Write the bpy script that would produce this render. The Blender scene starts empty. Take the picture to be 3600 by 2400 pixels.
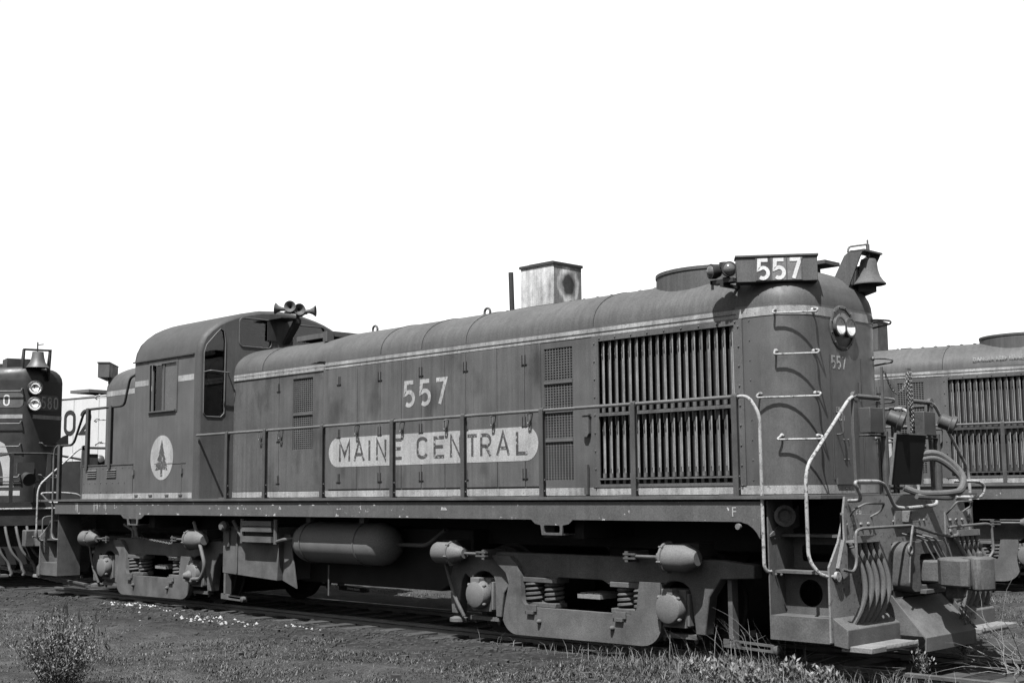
import bpy, bmesh, math, random
import numpy as np
from mathutils import Vector, Matrix
R = math.radians
random.seed(7)
SC = bpy.context.scene
COL = SC.collection
# ------------------------------------------------------------------ camera
CP = (14.183181785, -11.587849728, 1.651795420)
YAW, PIT, ROL, FPX = 0.780840909983, 0.117659086542, -0.009397321576, 4480.723254
d = Vector((-math.cos(YAW)*math.cos(PIT), math.sin(YAW)*math.cos(PIT), math.sin(PIT)))
r = d.cross(Vector((0, 0, 1))).normalized()
u = r.cross(d)
r2 = r*math.cos(ROL)+u*math.sin(ROL)
u2 = -r*math.sin(ROL)+u*math.cos(ROL)
cam_d = bpy.data.cameras.new('camera'); cam = bpy.data.objects.new('camera', cam_d); COL.objects.link(cam)
m = Matrix((r2, u2, -d)).transposed().to_4x4(); m.translation = Vector(CP)
cam.matrix_world = m
cam_d.sensor_width = 36.0; cam_d.lens = FPX/3600*36
cam_d.clip_start = 0.1; cam_d.clip_end = 6000
SC.camera = cam
# ------------------------------------------------------------------ light
SUNV = Vector((0.43, -1.0, 1.95)).normalized()
el = math.asin(SUNV.z); az = math.atan2(SUNV.x, SUNV.y)
W = bpy.data.worlds.new('World'); SC.world = W; W.use_nodes = True
nt = W.node_tree; nt.nodes.clear()
sky = nt.nodes.new('ShaderNodeTexSky'); sky.sky_type = 'NISHITA'; sky.sun_disc = False
sky.sun_elevation = el; sky.sun_rotation = az; sky.dust_density = 2.2; sky.air_density = 1.0; sky.ozone_density = 1.0
sep = nt.nodes.new('ShaderNodeSeparateColor')
bg = nt.nodes.new('ShaderNodeBackground'); bg.inputs[1].default_value = 0.054
wo = nt.nodes.new('ShaderNodeOutputWorld')
mxa = nt.nodes.new('ShaderNodeMath'); mxa.operation = 'MAXIMUM'; mxb = nt.nodes.new('ShaderNodeMath'); mxb.operation = 'MAXIMUM'
nt.links.new(sky.outputs[0], sep.inputs[0]); nt.links.new(sep.outputs[2], mxa.inputs[0]); nt.links.new(sep.outputs[1], mxa.inputs[1]); nt.links.new(mxa.outputs[0], mxb.inputs[0]); nt.links.new(sep.outputs[0], mxb.inputs[1]); nt.links.new(mxb.outputs[0], bg.inputs[0]); nt.links.new(bg.outputs[0], wo.inputs[0])
sl = bpy.data.lights.new('sun', 'SUN'); sl.energy = 5.0; sl.angle = R(0.5); sl.color = (1, 1, 1)
so = bpy.data.objects.new('sun', sl); COL.objects.link(so); so.rotation_euler = SUNV.to_track_quat('Z', 'Y').to_euler()
so.location = (0, -20, 30)
SC.view_settings.view_transform = 'Standard'; SC.view_settings.look = 'None'
SC.view_settings.exposure = 2.4; SC.view_settings.gamma = 1.0
SC.cycles.max_bounces = 5
SC.cycles.use_denoising = True

# ------------------------------------------------------------------ materials
def mat(name, base_, rough=0.6, metal=0.0, var=0.25, scale=3.0, streak=0.0, chips=0.0, chipcol=0.3, bump=0.0, bscale=60.0, spec=0.12, grain=0.26, spots=0.0, spotcol=0.6, drip=0.0, smudge=0.0, raw=False):
    K = 1.0 if raw else 0.36
    base, chipcol, spotcol = base_*K, chipcol*K, spotcol*K
    M = bpy.data.materials.new(name); M.use_nodes = True
    t = M.node_tree; b = t.nodes['Principled BSDF']
    N = t.nodes.new; Lk = t.links.new
    geo = N('ShaderNodeTexCoord')
    def noise(sc, detail=5, rgh=0.6, mp=None):
        n = N('ShaderNodeTexNoise'); n.inputs['Scale'].default_value = sc; n.inputs['Detail'].default_value = detail; n.inputs['Roughness'].default_value = rgh
        if mp:
            k = N('ShaderNodeMapping'); k.inputs['Scale'].default_value = mp; Lk(geo.outputs['Object'], k.inputs[0]); Lk(k.outputs[0], n.inputs[0])
        else: Lk(geo.outputs['Object'], n.inputs[0])
        return n.outputs[0]
    def rng(x, a, b_, c, d_):
        k = N('ShaderNodeMapRange'); Lk(x, k.inputs[0]); k.inputs[1].default_value = a; k.inputs[2].default_value = b_; k.inputs[3].default_value = c; k.inputs[4].default_value = d_
        return k.outputs[0]
    def mul(x, y):
        k = N('ShaderNodeMath'); k.operation = 'MULTIPLY'
        for i, q in enumerate((x, y)):
            if isinstance(q, float): k.inputs[i].default_value = q
            else: Lk(q, k.inputs[i])
        return k.outputs[0]
    v = rng(noise(scale), 0.3, 0.7, 1-var, 1+var)
    v = mul(v, rng(noise(90, 2), 0.3, 0.7, 1-grain, 1+grain))
    if streak: v = mul(v, rng(noise(1.0, 4, 0.65, (14, 14, 0.55)), 0.32, 0.72, 1-streak, 1+streak))
    if drip: v = mul(v, rng(noise(1.0, 5, 0.7, (26, 1.2, 1.2)), 0.40, 0.60, 1-drip, 1+drip*.6))
    if smudge:
        v = mul(v, rng(noise(1.0, 3, 0.5, (2.6, 2.6, 1.5)), 0.56, 0.72, 1.0, 1-smudge)); v = mul(v, rng(noise(1.0, 5, 0.7, (40, 40, 1.0)), 0.55, 0.75, 1.0, 1-smudge*.8))
    v = mul(v, float(base))
    def over(v, mask, col):
        k = N('ShaderNodeMix'); k.data_type = 'FLOAT'; Lk(mask, k.inputs[0]); Lk(v, k.inputs[2]); k.inputs[3].default_value = col
        return k.outputs[0]
    if chips: v = over(v, rng(noise(22, 6, 0.7), 0.62-0.2*chips, 0.66-0.2*chips, 0, 1), chipcol)
    if spots: v = over(v, rng(noise(9, 5, 0.75), 0.72-0.1*spots, 0.75-0.1*spots, 0, 1), spotcol)
    c = N('ShaderNodeCombineColor')
    for i in range(3): Lk(v, c.inputs[i])
    Lk(c.outputs[0], b.inputs['Base Color'])
    b.inputs['Roughness'].default_value = rough; b.inputs['Metallic'].default_value = metal
    b.inputs['Specular IOR Level'].default_value = spec
    rr = rng(noise(6, 3), 0.3, 0.7, max(rough-0.1, 0.05), min(rough+0.12, 1)); Lk(rr, b.inputs['Roughness'])
    if bump:
        bp = N('ShaderNodeBump'); bp.inputs['Strength'].default_value = bump; bp.inputs['Distance'].default_value = 0.01
        Lk(noise(bscale, 5), bp.inputs['Height']); Lk(bp.outputs[0], b.inputs['Normal'])
    return M
PAINT = mat('weathered_paint', 0.080, 0.55, streak=0.14, smudge=.18, var=0.18, scale=1.6, bump=0.3, bscale=2.5)
CABR = mat('cab_roof_paint', 0.050, 0.6, streak=0.1, var=0.15, scale=2.4)
ROOFP = mat('dusty_roof_paint', 0.072, drip=.11, rough=0.6, streak=0.12, var=0.18, scale=1.4, bump=0.05, bscale=8)
NOSEP = mat('nose_paint', 0.060, 0.42, spec=.3, smudge=.22, bump=.25, bscale=3, streak=0.12, var=0.12, scale=1.6)
DOORP = mat('door_paint', 0.080, 0.55, streak=0.2, var=0.2, scale=1.8, smudge=.45, bump=0.3, bscale=3.5)
SILLP = mat('sill_paint', 0.076, 0.55, streak=0.12, var=0.15, spots=0.75, spotcol=0.42)
STRIPE = mat('stripe_paint', 0.25, 0.6, smudge=.3, streak=0.25, var=0.25, chips=0.15, chipcol=0.13)
LETTER = mat('letter_paint', 0.31, 0.6, streak=0.2, var=0.2, chips=0.3, chipcol=0.14)
PILL = mat('pale_panel_paint', 0.28, 0.6, streak=0.16, var=0.16)
DARKLET = mat('dark_letter_paint', 0.055, 0.6, streak=0.2, var=0.2, chips=0.3, chipcol=0.26)
TRUCKP = mat('truck_casting', 0.078, 0.75, var=0.35, smudge=.3, bump=0.15, bscale=30)
STANCH = mat('stanchion_paint', 0.055, 0.5, var=0.25)
CYLP = mat('dusty_cylinder', 0.105, 0.7, var=0.15)
DARK = mat('underframe_shade_dark', 0.018, 0.85, var=0.3)  # near-black base: deep shade under the frame put into the colour
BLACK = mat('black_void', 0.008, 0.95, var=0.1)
STEEL = mat('worn_steel', 0.10, 0.5, var=0.25, metal=0.3)
RAILW = mat('white_handrail_paint', 0.27, 0.5, var=0.3, chips=0.35, chipcol=0.09)
PANEREFL = mat('grey_pane_reflection', 0.085, 0.25, var=0.15)  # flat grey in place of the reflection and sash in the cab window
RAILG = mat('grey_handrail_paint', 0.10, 0.5, var=0.25)
RAILD = mat('dark_handrail_paint', 0.03, 0.5, var=0.25)
VANE2 = mat('shutter_gap_shade', 0.055, 0.5, var=0.2)  # darker copy of the vane metal, shade of open gaps put into its colour
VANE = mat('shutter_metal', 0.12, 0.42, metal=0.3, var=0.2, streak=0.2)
GRID = mat('filter_mesh', 0.085, 0.6, var=0.2)
HOSE = mat('rubber_hose', 0.085, 0.7, var=0.2)
FROST = mat('stack_ash_paint', 0.40, 0.8, var=0.45, scale=4, streak=0.35, smudge=.3)
SOOT = mat('soot', 0.035, 0.9, var=0.3)
WOOD = mat('weathered_plank', 0.15, 0.85, var=0.25, streak=0.1, bump=0.3)
COUPL = mat('cast_coupler', 0.075, 0.75, var=0.3, bump=0.4, bscale=25)
ENDP = mat('end_plate_paint', 0.15, 0.6, var=0.2, chips=0.2, chipcol=0.05)
WHITEC = mat('white_car_paint', 0.50, 0.6, var=0.06, streak=0.05)
BGP = mat('background_nose_paint', 0.03, 0.45, var=0.15)
BGL = mat('background_pale_paint', 0.30, 0.5, var=0.15)
RAILS = mat('rail_steel', 0.10, 0.45, metal=0.4, var=0.2)
TIE = mat('old_tie', 0.04, 0.9, var=0.4)
CHROME = mat('headlight_rim', 0.22, 0.25, metal=0.8, var=0.1)
LENS = mat('lens_glass_grey', 0.08, 0.12, spec=.5, var=0.1, grain=0.0)
REFL = mat('reflector', 0.95, 0.10, metal=1.0, var=0.0, grain=0.0, raw=True)
GLINT = mat('vane_glint_paint', 0.22, 0.45, metal=0.2, var=0.3, streak=0.3)  # brighter than the vanes: their highlights put into colour on thin bars
PLATE = mat('number_plate_grey', 0.14, 0.5)
def glassmat():
    M = bpy.data.materials.new('window_glass'); M.use_nodes = True; t = M.node_tree; t.nodes.clear()
    o = t.nodes.new('ShaderNodeOutputMaterial'); mx = t.nodes.new('ShaderNodeMixShader'); tr = t.nodes.new('ShaderNodeBsdfTransparent'); gl = t.nodes.new('ShaderNodeBsdfGlossy')
    tr.inputs[0].default_value = (0.75, 0.75, 0.75, 1); gl.inputs['Roughness'].default_value = 0.04; gl.inputs[0].default_value = (0.7, 0.7, 0.7, 1)
    fr = t.nodes.new('ShaderNodeFresnel'); fr.inputs[0].default_value = 1.5
    t.links.new(fr.outputs[0], mx.inputs[0]); t.links.new(tr.outputs[0], mx.inputs[1]); t.links.new(gl.outputs[0], mx.inputs[2]); t.links.new(mx.outputs[0], o.inputs[0])
    return M
GLASS = glassmat()

# ------------------------------------------------------------------ mesh builder
class MB:
    def __init__(s): s.v = []; s.f = []
    def add(s, vs, fs):
        n = len(s.v); s.v += [tuple(p) for p in vs]; s.f += [tuple(n+i for i in f) for f in fs]; return s
    def box(s, x0, x1, y0, y1, z0, z1):
        vs = [(x, y, z) for x in (x0, x1) for y in (y0, y1) for z in (z0, z1)]
        return s.add(vs, [(0, 1, 3, 2), (4, 6, 7, 5), (0, 4, 5, 1), (2, 3, 7, 6), (0, 2, 6, 4), (1, 5, 7, 3)])
    def obox(s, c, ax, ay, az):
        c, ax, ay, az = map(Vector, (c, ax, ay, az))
        vs = [c+i*ax+j*ay+k*az for i in (-1, 1) for j in (-1, 1) for k in (-1, 1)]
        return s.add(vs, [(0, 1, 3, 2), (4, 6, 7, 5), (0, 4, 5, 1), (2, 3, 7, 6), (0, 2, 6, 4), (1, 5, 7, 3)])
    def prism(s, poly, o, U, V, N):
        """poly 2d -> o+U*a+V*b, extruded to +N"""
        o, U, V, N = map(Vector, (o, U, V, N)); n = len(poly)
        A = [o+U*a+V*b for a, b in poly]; B = [p+N for p in A]
        return s.add(A+B, [tuple(range(n))[::-1], tuple(range(n, 2*n))]+[(i, (i+1) % n, n+(i+1) % n, n+i) for i in range(n)])
    def tube(s, pts, rad, n=8, closed=False):
        pts = [Vector(p) for p in pts]; k = len(pts)
        rads = rad if isinstance(rad, (list, tuple)) else [rad]*k
        T = []
        for i in range(k):
            if closed: a = pts[(i+1) % k]-pts[i-1]
            else: a = pts[min(i+1, k-1)]-pts[max(i-1, 0)]
            T.append(a.normalized())
        up = Vector((0, 0, 1)) if abs(T[0].z) < 0.9 else Vector((1, 0, 0))
        nx = T[0].cross(up).normalized(); rings = []
        for i in range(k):
            nx = (nx-T[i]*nx.dot(T[i])).normalized(); ny = T[i].cross(nx)
            rings.append([pts[i]+(nx*math.cos(2*math.pi*j/n)+ny*math.sin(2*math.pi*j/n))*rads[i] for j in range(n)])
        base = [p for rg in rings for p in rg]; fs = []
        for i in range(k if closed else k-1):
            a = i*n; b = ((i+1) % k)*n
            fs += [(a+j, a+(j+1) % n, b+(j+1) % n, b+j) for j in range(n)]
        if not closed: fs += [tuple(range(n))[::-1], tuple((k-1)*n+j for j in range(n))]
        return s.add(base, fs)
    def cyl(s, p0, p1, r0, r1=None, n=16):
        return s.tube([p0, p1], [r0, r0 if r1 is None else r1], n)
    def lathe(s, prof, o, ax, n=20, caps=True):
        """prof: (r,t) list along axis ax from o"""
        o = Vector(o); ax = Vector(ax).normalized()
        up = Vector((0, 0, 1)) if abs(ax.z) < 0.9 else Vector((1, 0, 0))
        a = ax.cross(up).normalized(); b = ax.cross(a); vs = []; fs = []
        for rr, tt in prof:
            vs += [o+ax*tt+(a*math.cos(2*math.pi*j/n)+b*math.sin(2*math.pi*j/n))*max(rr, 1e-4) for j in range(n)]
        for i in range(len(prof)-1):
            fs += [(i*n+j, i*n+(j+1) % n, (i+1)*n+(j+1) % n, (i+1)*n+j) for j in range(n)]
        if caps: fs += [tuple(range(n))[::-1], tuple((len(prof)-1)*n+j for j in range(n))]
        return s.add(vs, fs)
    def grid(s, rows):
        n = len(rows[0]); vs = [p for rw in rows for p in rw]
        return s.add(vs, [(i*n+j, i*n+j+1, (i+1)*n+j+1, (i+1)*n+j) for i in range(len(rows)-1) for j in range(n-1)])
    def plate(s, outer, holes, o, U, V, N):
        """2d outline with holes, extruded by N (centre plane at o..o+N)"""
        cu = bpy.data.curves.new('tmp', 'CURVE'); cu.dimensions = '2D'; cu.fill_mode = 'BOTH'; cu.extrude = 0.5
        for pl in [outer]+holes:
            sp = cu.splines.new('POLY'); sp.points.add(len(pl)-1); sp.use_cyclic_u = True
            for q, (a, b) in zip(sp.points, pl): q.co = (a, b, 0, 1)
        ob = bpy.data.objects.new('tmp', cu); me = bpy.data.meshes.new_from_object(ob)
        o, U, V, N = map(Vector, (o, U, V, N))
        vs = [o+U*v.co.x+V*v.co.y+N*(v.co.z+0.5) for v in me.vertices]
        s.add(vs, [tuple(p.vertices) for p in me.polygons])
        bpy.data.objects.remove(ob); bpy.data.curves.remove(cu); bpy.data.meshes.remove(me)
        return s
    def tiles(s, x0, x1, z0, z1, y0, y1, holes):
        xs = sorted({x0, x1}|{h[0] for h in holes}|{h[1] for h in holes}); zs = sorted({z0, z1}|{h[2] for h in holes}|{h[3] for h in holes})
        inh = lambda a, c: any(h[0] <= a <= h[1] and h[2] <= c <= h[3] for h in holes)
        solid = {(i, j) for i in range(len(xs)-1) for j in range(len(zs)-1) if not inh((xs[i]+xs[i+1])/2, (zs[j]+zs[j+1])/2)}
        for i, j in solid:
            a, b, c, d_ = xs[i], xs[i+1], zs[j], zs[j+1]
            for yy_ in (y0, y1): s.add([(a, yy_, c), (b, yy_, c), (b, yy_, d_), (a, yy_, d_)], [(0, 1, 2, 3)])
            for di, dj, e in ((-1, 0, ((a, c), (a, d_))), (1, 0, ((b, c), (b, d_))), (0, -1, ((a, c), (b, c))), (0, 1, ((a, d_), (b, d_)))):
                if (i+di, j+dj) not in solid:
                    (p, q_), (r_, t_) = e; s.add([(p, y0, q_), (r_, y0, t_), (r_, y1, t_), (p, y1, q_)], [(0, 1, 2, 3)])
        return s
    def text(s, txt, size, o, U, V, N, depth=0.004, align='LEFT'):
        cu = bpy.data.curves.new('tmp', 'FONT'); cu.body = txt; cu.size = size; cu.extrude = 0.5; cu.align_x = align
        ob = bpy.data.objects.new('tmp', cu); me = bpy.data.meshes.new_from_object(ob)
        o, U, V, N = map(Vector, (o, U, V, N))
        vs = [o+U*v.co.x+V*v.co.y+N*(v.co.z+0.5)*depth for v in me.vertices]
        s.add(vs, [tuple(p.vertices) for p in me.polygons])
        bpy.data.objects.remove(ob); bpy.data.curves.remove(cu); bpy.data.meshes.remove(me)
        return s
    def mirror(s, sx=1, sy=1):
        s.v = [(x*sx, y*sy, z) for x, y, z in s.v]; return s
    def xf(s, M):
        s.v = [tuple(M @ Vector(p)) for p in s.v]; return s
    def build(s, name, material, parent=None, smooth=35, bevel=0):
        me = bpy.data.meshes.new(name); me.from_pydata(s.v, [], s.f); me.update()
        bm = bmesh.new(); bm.from_mesh(me)
        bmesh.ops.remove_doubles(bm, verts=bm.verts, dist=1e-5); bmesh.ops.recalc_face_normals(bm, faces=bm.faces)
        bm.to_mesh(me); bm.free()
        ob = bpy.data.objects.new(name, me); COL.objects.link(ob); me.materials.append(material)
        if smooth:
            me.shade_smooth(); me.set_sharp_from_angle(angle=R(smooth))
        if bevel:
            b = ob.modifiers.new('bevel', 'BEVEL'); b.width = bevel; b.segments = 2; b.limit_method = 'ANGLE'; b.angle_limit = R(40)
        if parent: ob.parent = parent
        return ob
X, Y, Z = Vector((1, 0, 0)), Vector((0, 1, 0)), Vector((0, 0, 1))
def tag(o, label=None, cat=None, group=None, kind=None):
    if label: o['label'] = label
    if cat: o['category'] = cat
    if group: o['group'] = group
    if kind: o['kind'] = kind
    return o
def empty(name, loc=(0, 0, 0), rz=0, parent=None):
    o = bpy.data.objects.new(name, None); COL.objects.link(o); o.location = loc; o.rotation_euler = (0, 0, rz); o.empty_display_size = 0.3
    if parent: o.parent = parent
    return o
def copy_tree(o, parent=None, skip=()):
    c = o.copy(); COL.objects.link(c)
    if parent: c.parent = parent
    for ch in [q for q in bpy.data.objects if q.parent == o]:
        if ch.name.split('.')[0] not in skip: copy_tree(ch, c, skip)
    return c
def fillet(pts, rad, n=5):
    pts = [Vector(p) for p in pts]; out = [pts[0]]
    for i in range(1, len(pts)-1):
        a, b, c = pts[i-1], pts[i], pts[i+1]; d1 = (a-b); d2 = (c-b)
        rr = min(rad, d1.length*0.49, d2.length*0.49); p = b+d1.normalized()*rr; q = b+d2.normalized()*rr
        for k in range(n+1):
            t = k/n; out.append(p*(1-t)**2+b*2*t*(1-t)+q*t*t)
    return out+[pts[-1]]
def arc(cx, cy, rx, ry, a0, a1, n):
    return [(cx+rx*math.cos(R(a0+(a1-a0)*i/n)), cy+ry*math.sin(R(a0+(a1-a0)*i/n))) for i in range(n+1)]
def rrect(x0, x1, y0, y1, rr, n=4):
    return arc(x1-rr, y1-rr, rr, rr, 0, 90, n)+arc(x0+rr, y1-rr, rr, rr, 90, 180, n)+arc(x0+rr, y0+rr, rr, rr, 180, 270, n)+arc(x1-rr, y0+rr, rr, rr, 270, 360, n)
# stroke lettering: each glyph on a box 1 high
GL = {
 '5': (.62, [[(.56, .96), (.10, .96), (.07, .5)]+[(.30+.27*math.cos(R(a)), .31+.27*math.sin(R(a))) for a in range(130, -150, -20)]]),
 '7': (.60, [[(.03, .96), (.57, .96), (.22, 0)]]),
 '8': (.62, [arc(.31, .75, .23, .21, 0, 382, 17), arc(.31, .27, .27, .25, 0, 382, 17)]),
 '0': (.62, [arc(.31, .72, .26, .24, 0, 180, 8)+arc(.31, .28, .26, .24, 180, 360, 8)+[(.57, .72)]]),
 '2': (.60, [arc(.3, .70, .25, .25, 165, -40, 10)+[(.05, .04), (.58, .04)]]),
 'M': (.62, [[(.04, 0), (.04, 1), (.31, .3), (.58, 1), (.58, 0)]]),
 'A': (.56, [[(0, 0), (.28, 1), (.56, 0)], [(.1, .32), (.46, .32)]]),
 'I': (.06, [[(.03, 0), (.03, 1)]]),
 'N': (.5, [[(.03, 0), (.03, 1), (.47, 0), (.47, 1)]]),
 'E': (.42, [[(.42, .95), (.04, .95), (.04, .05), (.42, .05)], [(.04, .52), (.38, .52)]]),
 'C': (.5, [arc(.27, .72, .24, .24, 20, 180, 8)+arc(.27, .28, .24, .24, 180, 340, 8)]),
 'T': (.46, [[(0, .95), (.46, .95)], [(.23, .95), (.23, 0)]]),
 'R': (.48, [[(.04, 0), (.04, .95), (.26, .95)]+arc(.26, .70, .19, .25, 70, -70, 6)+[(.26, .45), (.04, .45)], [(.24, .45), (.46, 0)]]),
 'L': (.42, [[(.04, 1), (.04, .05), (.42, .05)]]),
}
def ribbon(mb, pts, t, o, U, V, N, depth):
    pts = [Vector(p).to_2d() if len(p) == 3 else Vector(p) for p in pts]
    q = [pts[0]]
    for p in pts[1:]:
        if (p-q[-1]).length > 1e-4: q.append(p)
    pts = q; L, Rr = [], []
    for i, p in enumerate(pts):
        a = (p-pts[i-1]).normalized() if i else None; b = (pts[i+1]-p).normalized() if i < len(pts)-1 else None
        if a is None: a = b
        if b is None: b = a
        na = Vector((-a.y, a.x)); nb = Vector((-b.y, b.x)); m_ = (na+nb)
        if m_.length < 0.3: m_ = na
        m_.normalize(); k = min(1/max(m_.dot(na), .35), 2.2)*t/2
        L.append(p+m_*k); Rr.append(p-m_*k)
    n = len(pts); o, U, V, N = map(Vector, (o, U, V, N))
    P3 = lambda p, h: o+U*p.x+V*p.y+N*h
    vs = [P3(p, depth) for p in L]+[P3(p, depth) for p in Rr]
    fs = [(i, i+1, n+i+1, n+i) for i in range(n-1)]
    vs += [P3(p, 0) for p in L]+[P3(p, 0) for p in Rr]
    fs += [(i, i+1, 2*n+i+1, 2*n+i) for i in range(n-1)]+[(n+i, n+i+1, 3*n+i+1, 3*n+i) for i in range(n-1)]
    mb.add(vs, fs)
def letters(mb, txt, o, h, t, U, V, N, gap=.2, wscale=1.0, depth=.004, total=None, space=.45):
    w = sum((GL[c][0] if c in GL else space)*wscale for c in txt)
    if total: gap = (total/h-w)/(len(txt)-1)
    x = 0
    for c in txt:
        if c in GL:
            for st in GL[c][1]: ribbon(mb, [((x+a*wscale)*h, b*h) for a, b in st], t, o, U, V, N, depth)
        x += (GL[c][0] if c in GL else space)*wscale+gap
# ================================================================== LOCOMOTIVE
HW, HWR = 0.90, 0.865            # half width of front / rear part of long hood
ZD, ZS, ZR = 1.60, 3.50, 3.965   # deck, spring line, crown
ZSTR = (3.385, 3.475); ZBS = (1.61, 1.695)
def contour(w, xf, rad, x0, nx=10, first=6.5):
    rad = min(rad, w)
    pts = [(x0, -w)]+[(min(first, xf-rad), -w)]
    pts += [(xf-rad+rad*math.sin(R(a)), -w+rad-rad*math.cos(R(a))) for a in np.linspace(0, 90, nx+1)]
    pts += [(xf, 0.0)]
    return pts+[(x, -y) for x, y in pts[-2::-1]]
def roof_rows(w, xf, rad, x0, zr, nphi=12, dome=0.55, first=6.5, k=0.0):
    rows = []
    for p in np.linspace(0, 90, nphi+1):
        c, s_ = math.cos(R(p)), math.sin(R(p))
        ww = w*c**0.9 if p < 90 else 0.001
        zz = ZS+(zr-ZS)*s_**0.95 if p else ZS
        xx = xf-dome*(1-c)
        rows.append([(x, y, zz) for x, y in contour(ww, xx, rad*(c*0.9+0.1), x0, first=first)])
    return rows
def hood(parent, w, x0, xf, rad, flip=1, holes=(), name='hood', zb=ZD, zr=ZR, endwall=True):
    h = empty(name, parent=parent) if False else None
    mb = MB()
    first = xf-0.75
    # straight side panels with openings
    for sy in (-1, 1):
        mb.tiles(x0, first, zb, ZS, sy*w, sy*(w-.03), holes)
    c = contour(w, xf, rad, first, first=first+.01)
    mb.grid([[(x, y, zb) for x, y in c], [(x, y, ZS) for x, y in c]])
    mb.grid(roof_rows(w, xf, rad, x0, zr, first=first))
    if flip < 0: mb.mirror(-1, 1)
    return mb
def rail_stanchion(mb, x, y, z0, z1, sx=1):
    mb.box(x-.03, x+.03, y-.012, y+.012, z0, z1)
    mb.box(x-.03, x-.022, y-.012, y+.05 if y < 0 else y-.05, z0, z1-.02) if y < 0 else mb.box(x-.03, x-.022, y-.05, y+.012, z0, z1-.02)

def bolts(mb, pts, N, rad=.013, h=.012, n=6):
    for p in pts: mb.lathe([(rad, 0), (rad*.9, h*.7), (rad*.4, h)], p, N, n)

def grab_rung2(mb, P0, P1, A, B_, n0, n1, rad=.0105, drop=.04):
    P0, P1, A, B_, n0, n1 = map(Vector, (P0, P1, A, B_, n0, n1)); dz = Vector((0, 0, -drop)); e = (B_-A).normalized()
    mb.tube(fillet([P0, P0+n0*.05, A+dz-e*.015, A+dz+e*.04, B_+dz-e*.03, B_+dz+e*.02, B_+e*.03+dz*.3, B_+(P1-B_)*.3, P1+n1*.045, P1], .025, 4), rad, 8)
    for p, nn in ((P0, n0), (P1, n1)): mb.lathe([(.024, -.003), (.024, .008), (.016, .02), (.005, .024)], p, nn, 10)
def grab_rung(mb, P0, P1, n0, n1, off=.075, drop=.035, rad=.011):
    """bar between two surface points, standing off along n0/n1, dropping below the mounts"""
    P0, P1, n0, n1 = map(Vector, (P0, P1, n0, n1)); dz = Vector((0, 0, -drop))
    a = P0+n0*off; b = P1+n1*off; e = (b-a).normalized()
    mb.tube(fillet([P0, a*.5+P0*.5+dz*.2, a+dz-e*.02, a+dz+e*.03, b+dz-e*.03, b+dz+e*.05, b+e*.055+dz*.3, P1+n1*off*.5, P1], .03, 4), rad, 8)
    for p, nn in ((P0, n0), (P1, n1)): mb.lathe([(.026, -.003), (.026, .008), (.016, .02), (.005, .024)], p, nn, 10)

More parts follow.
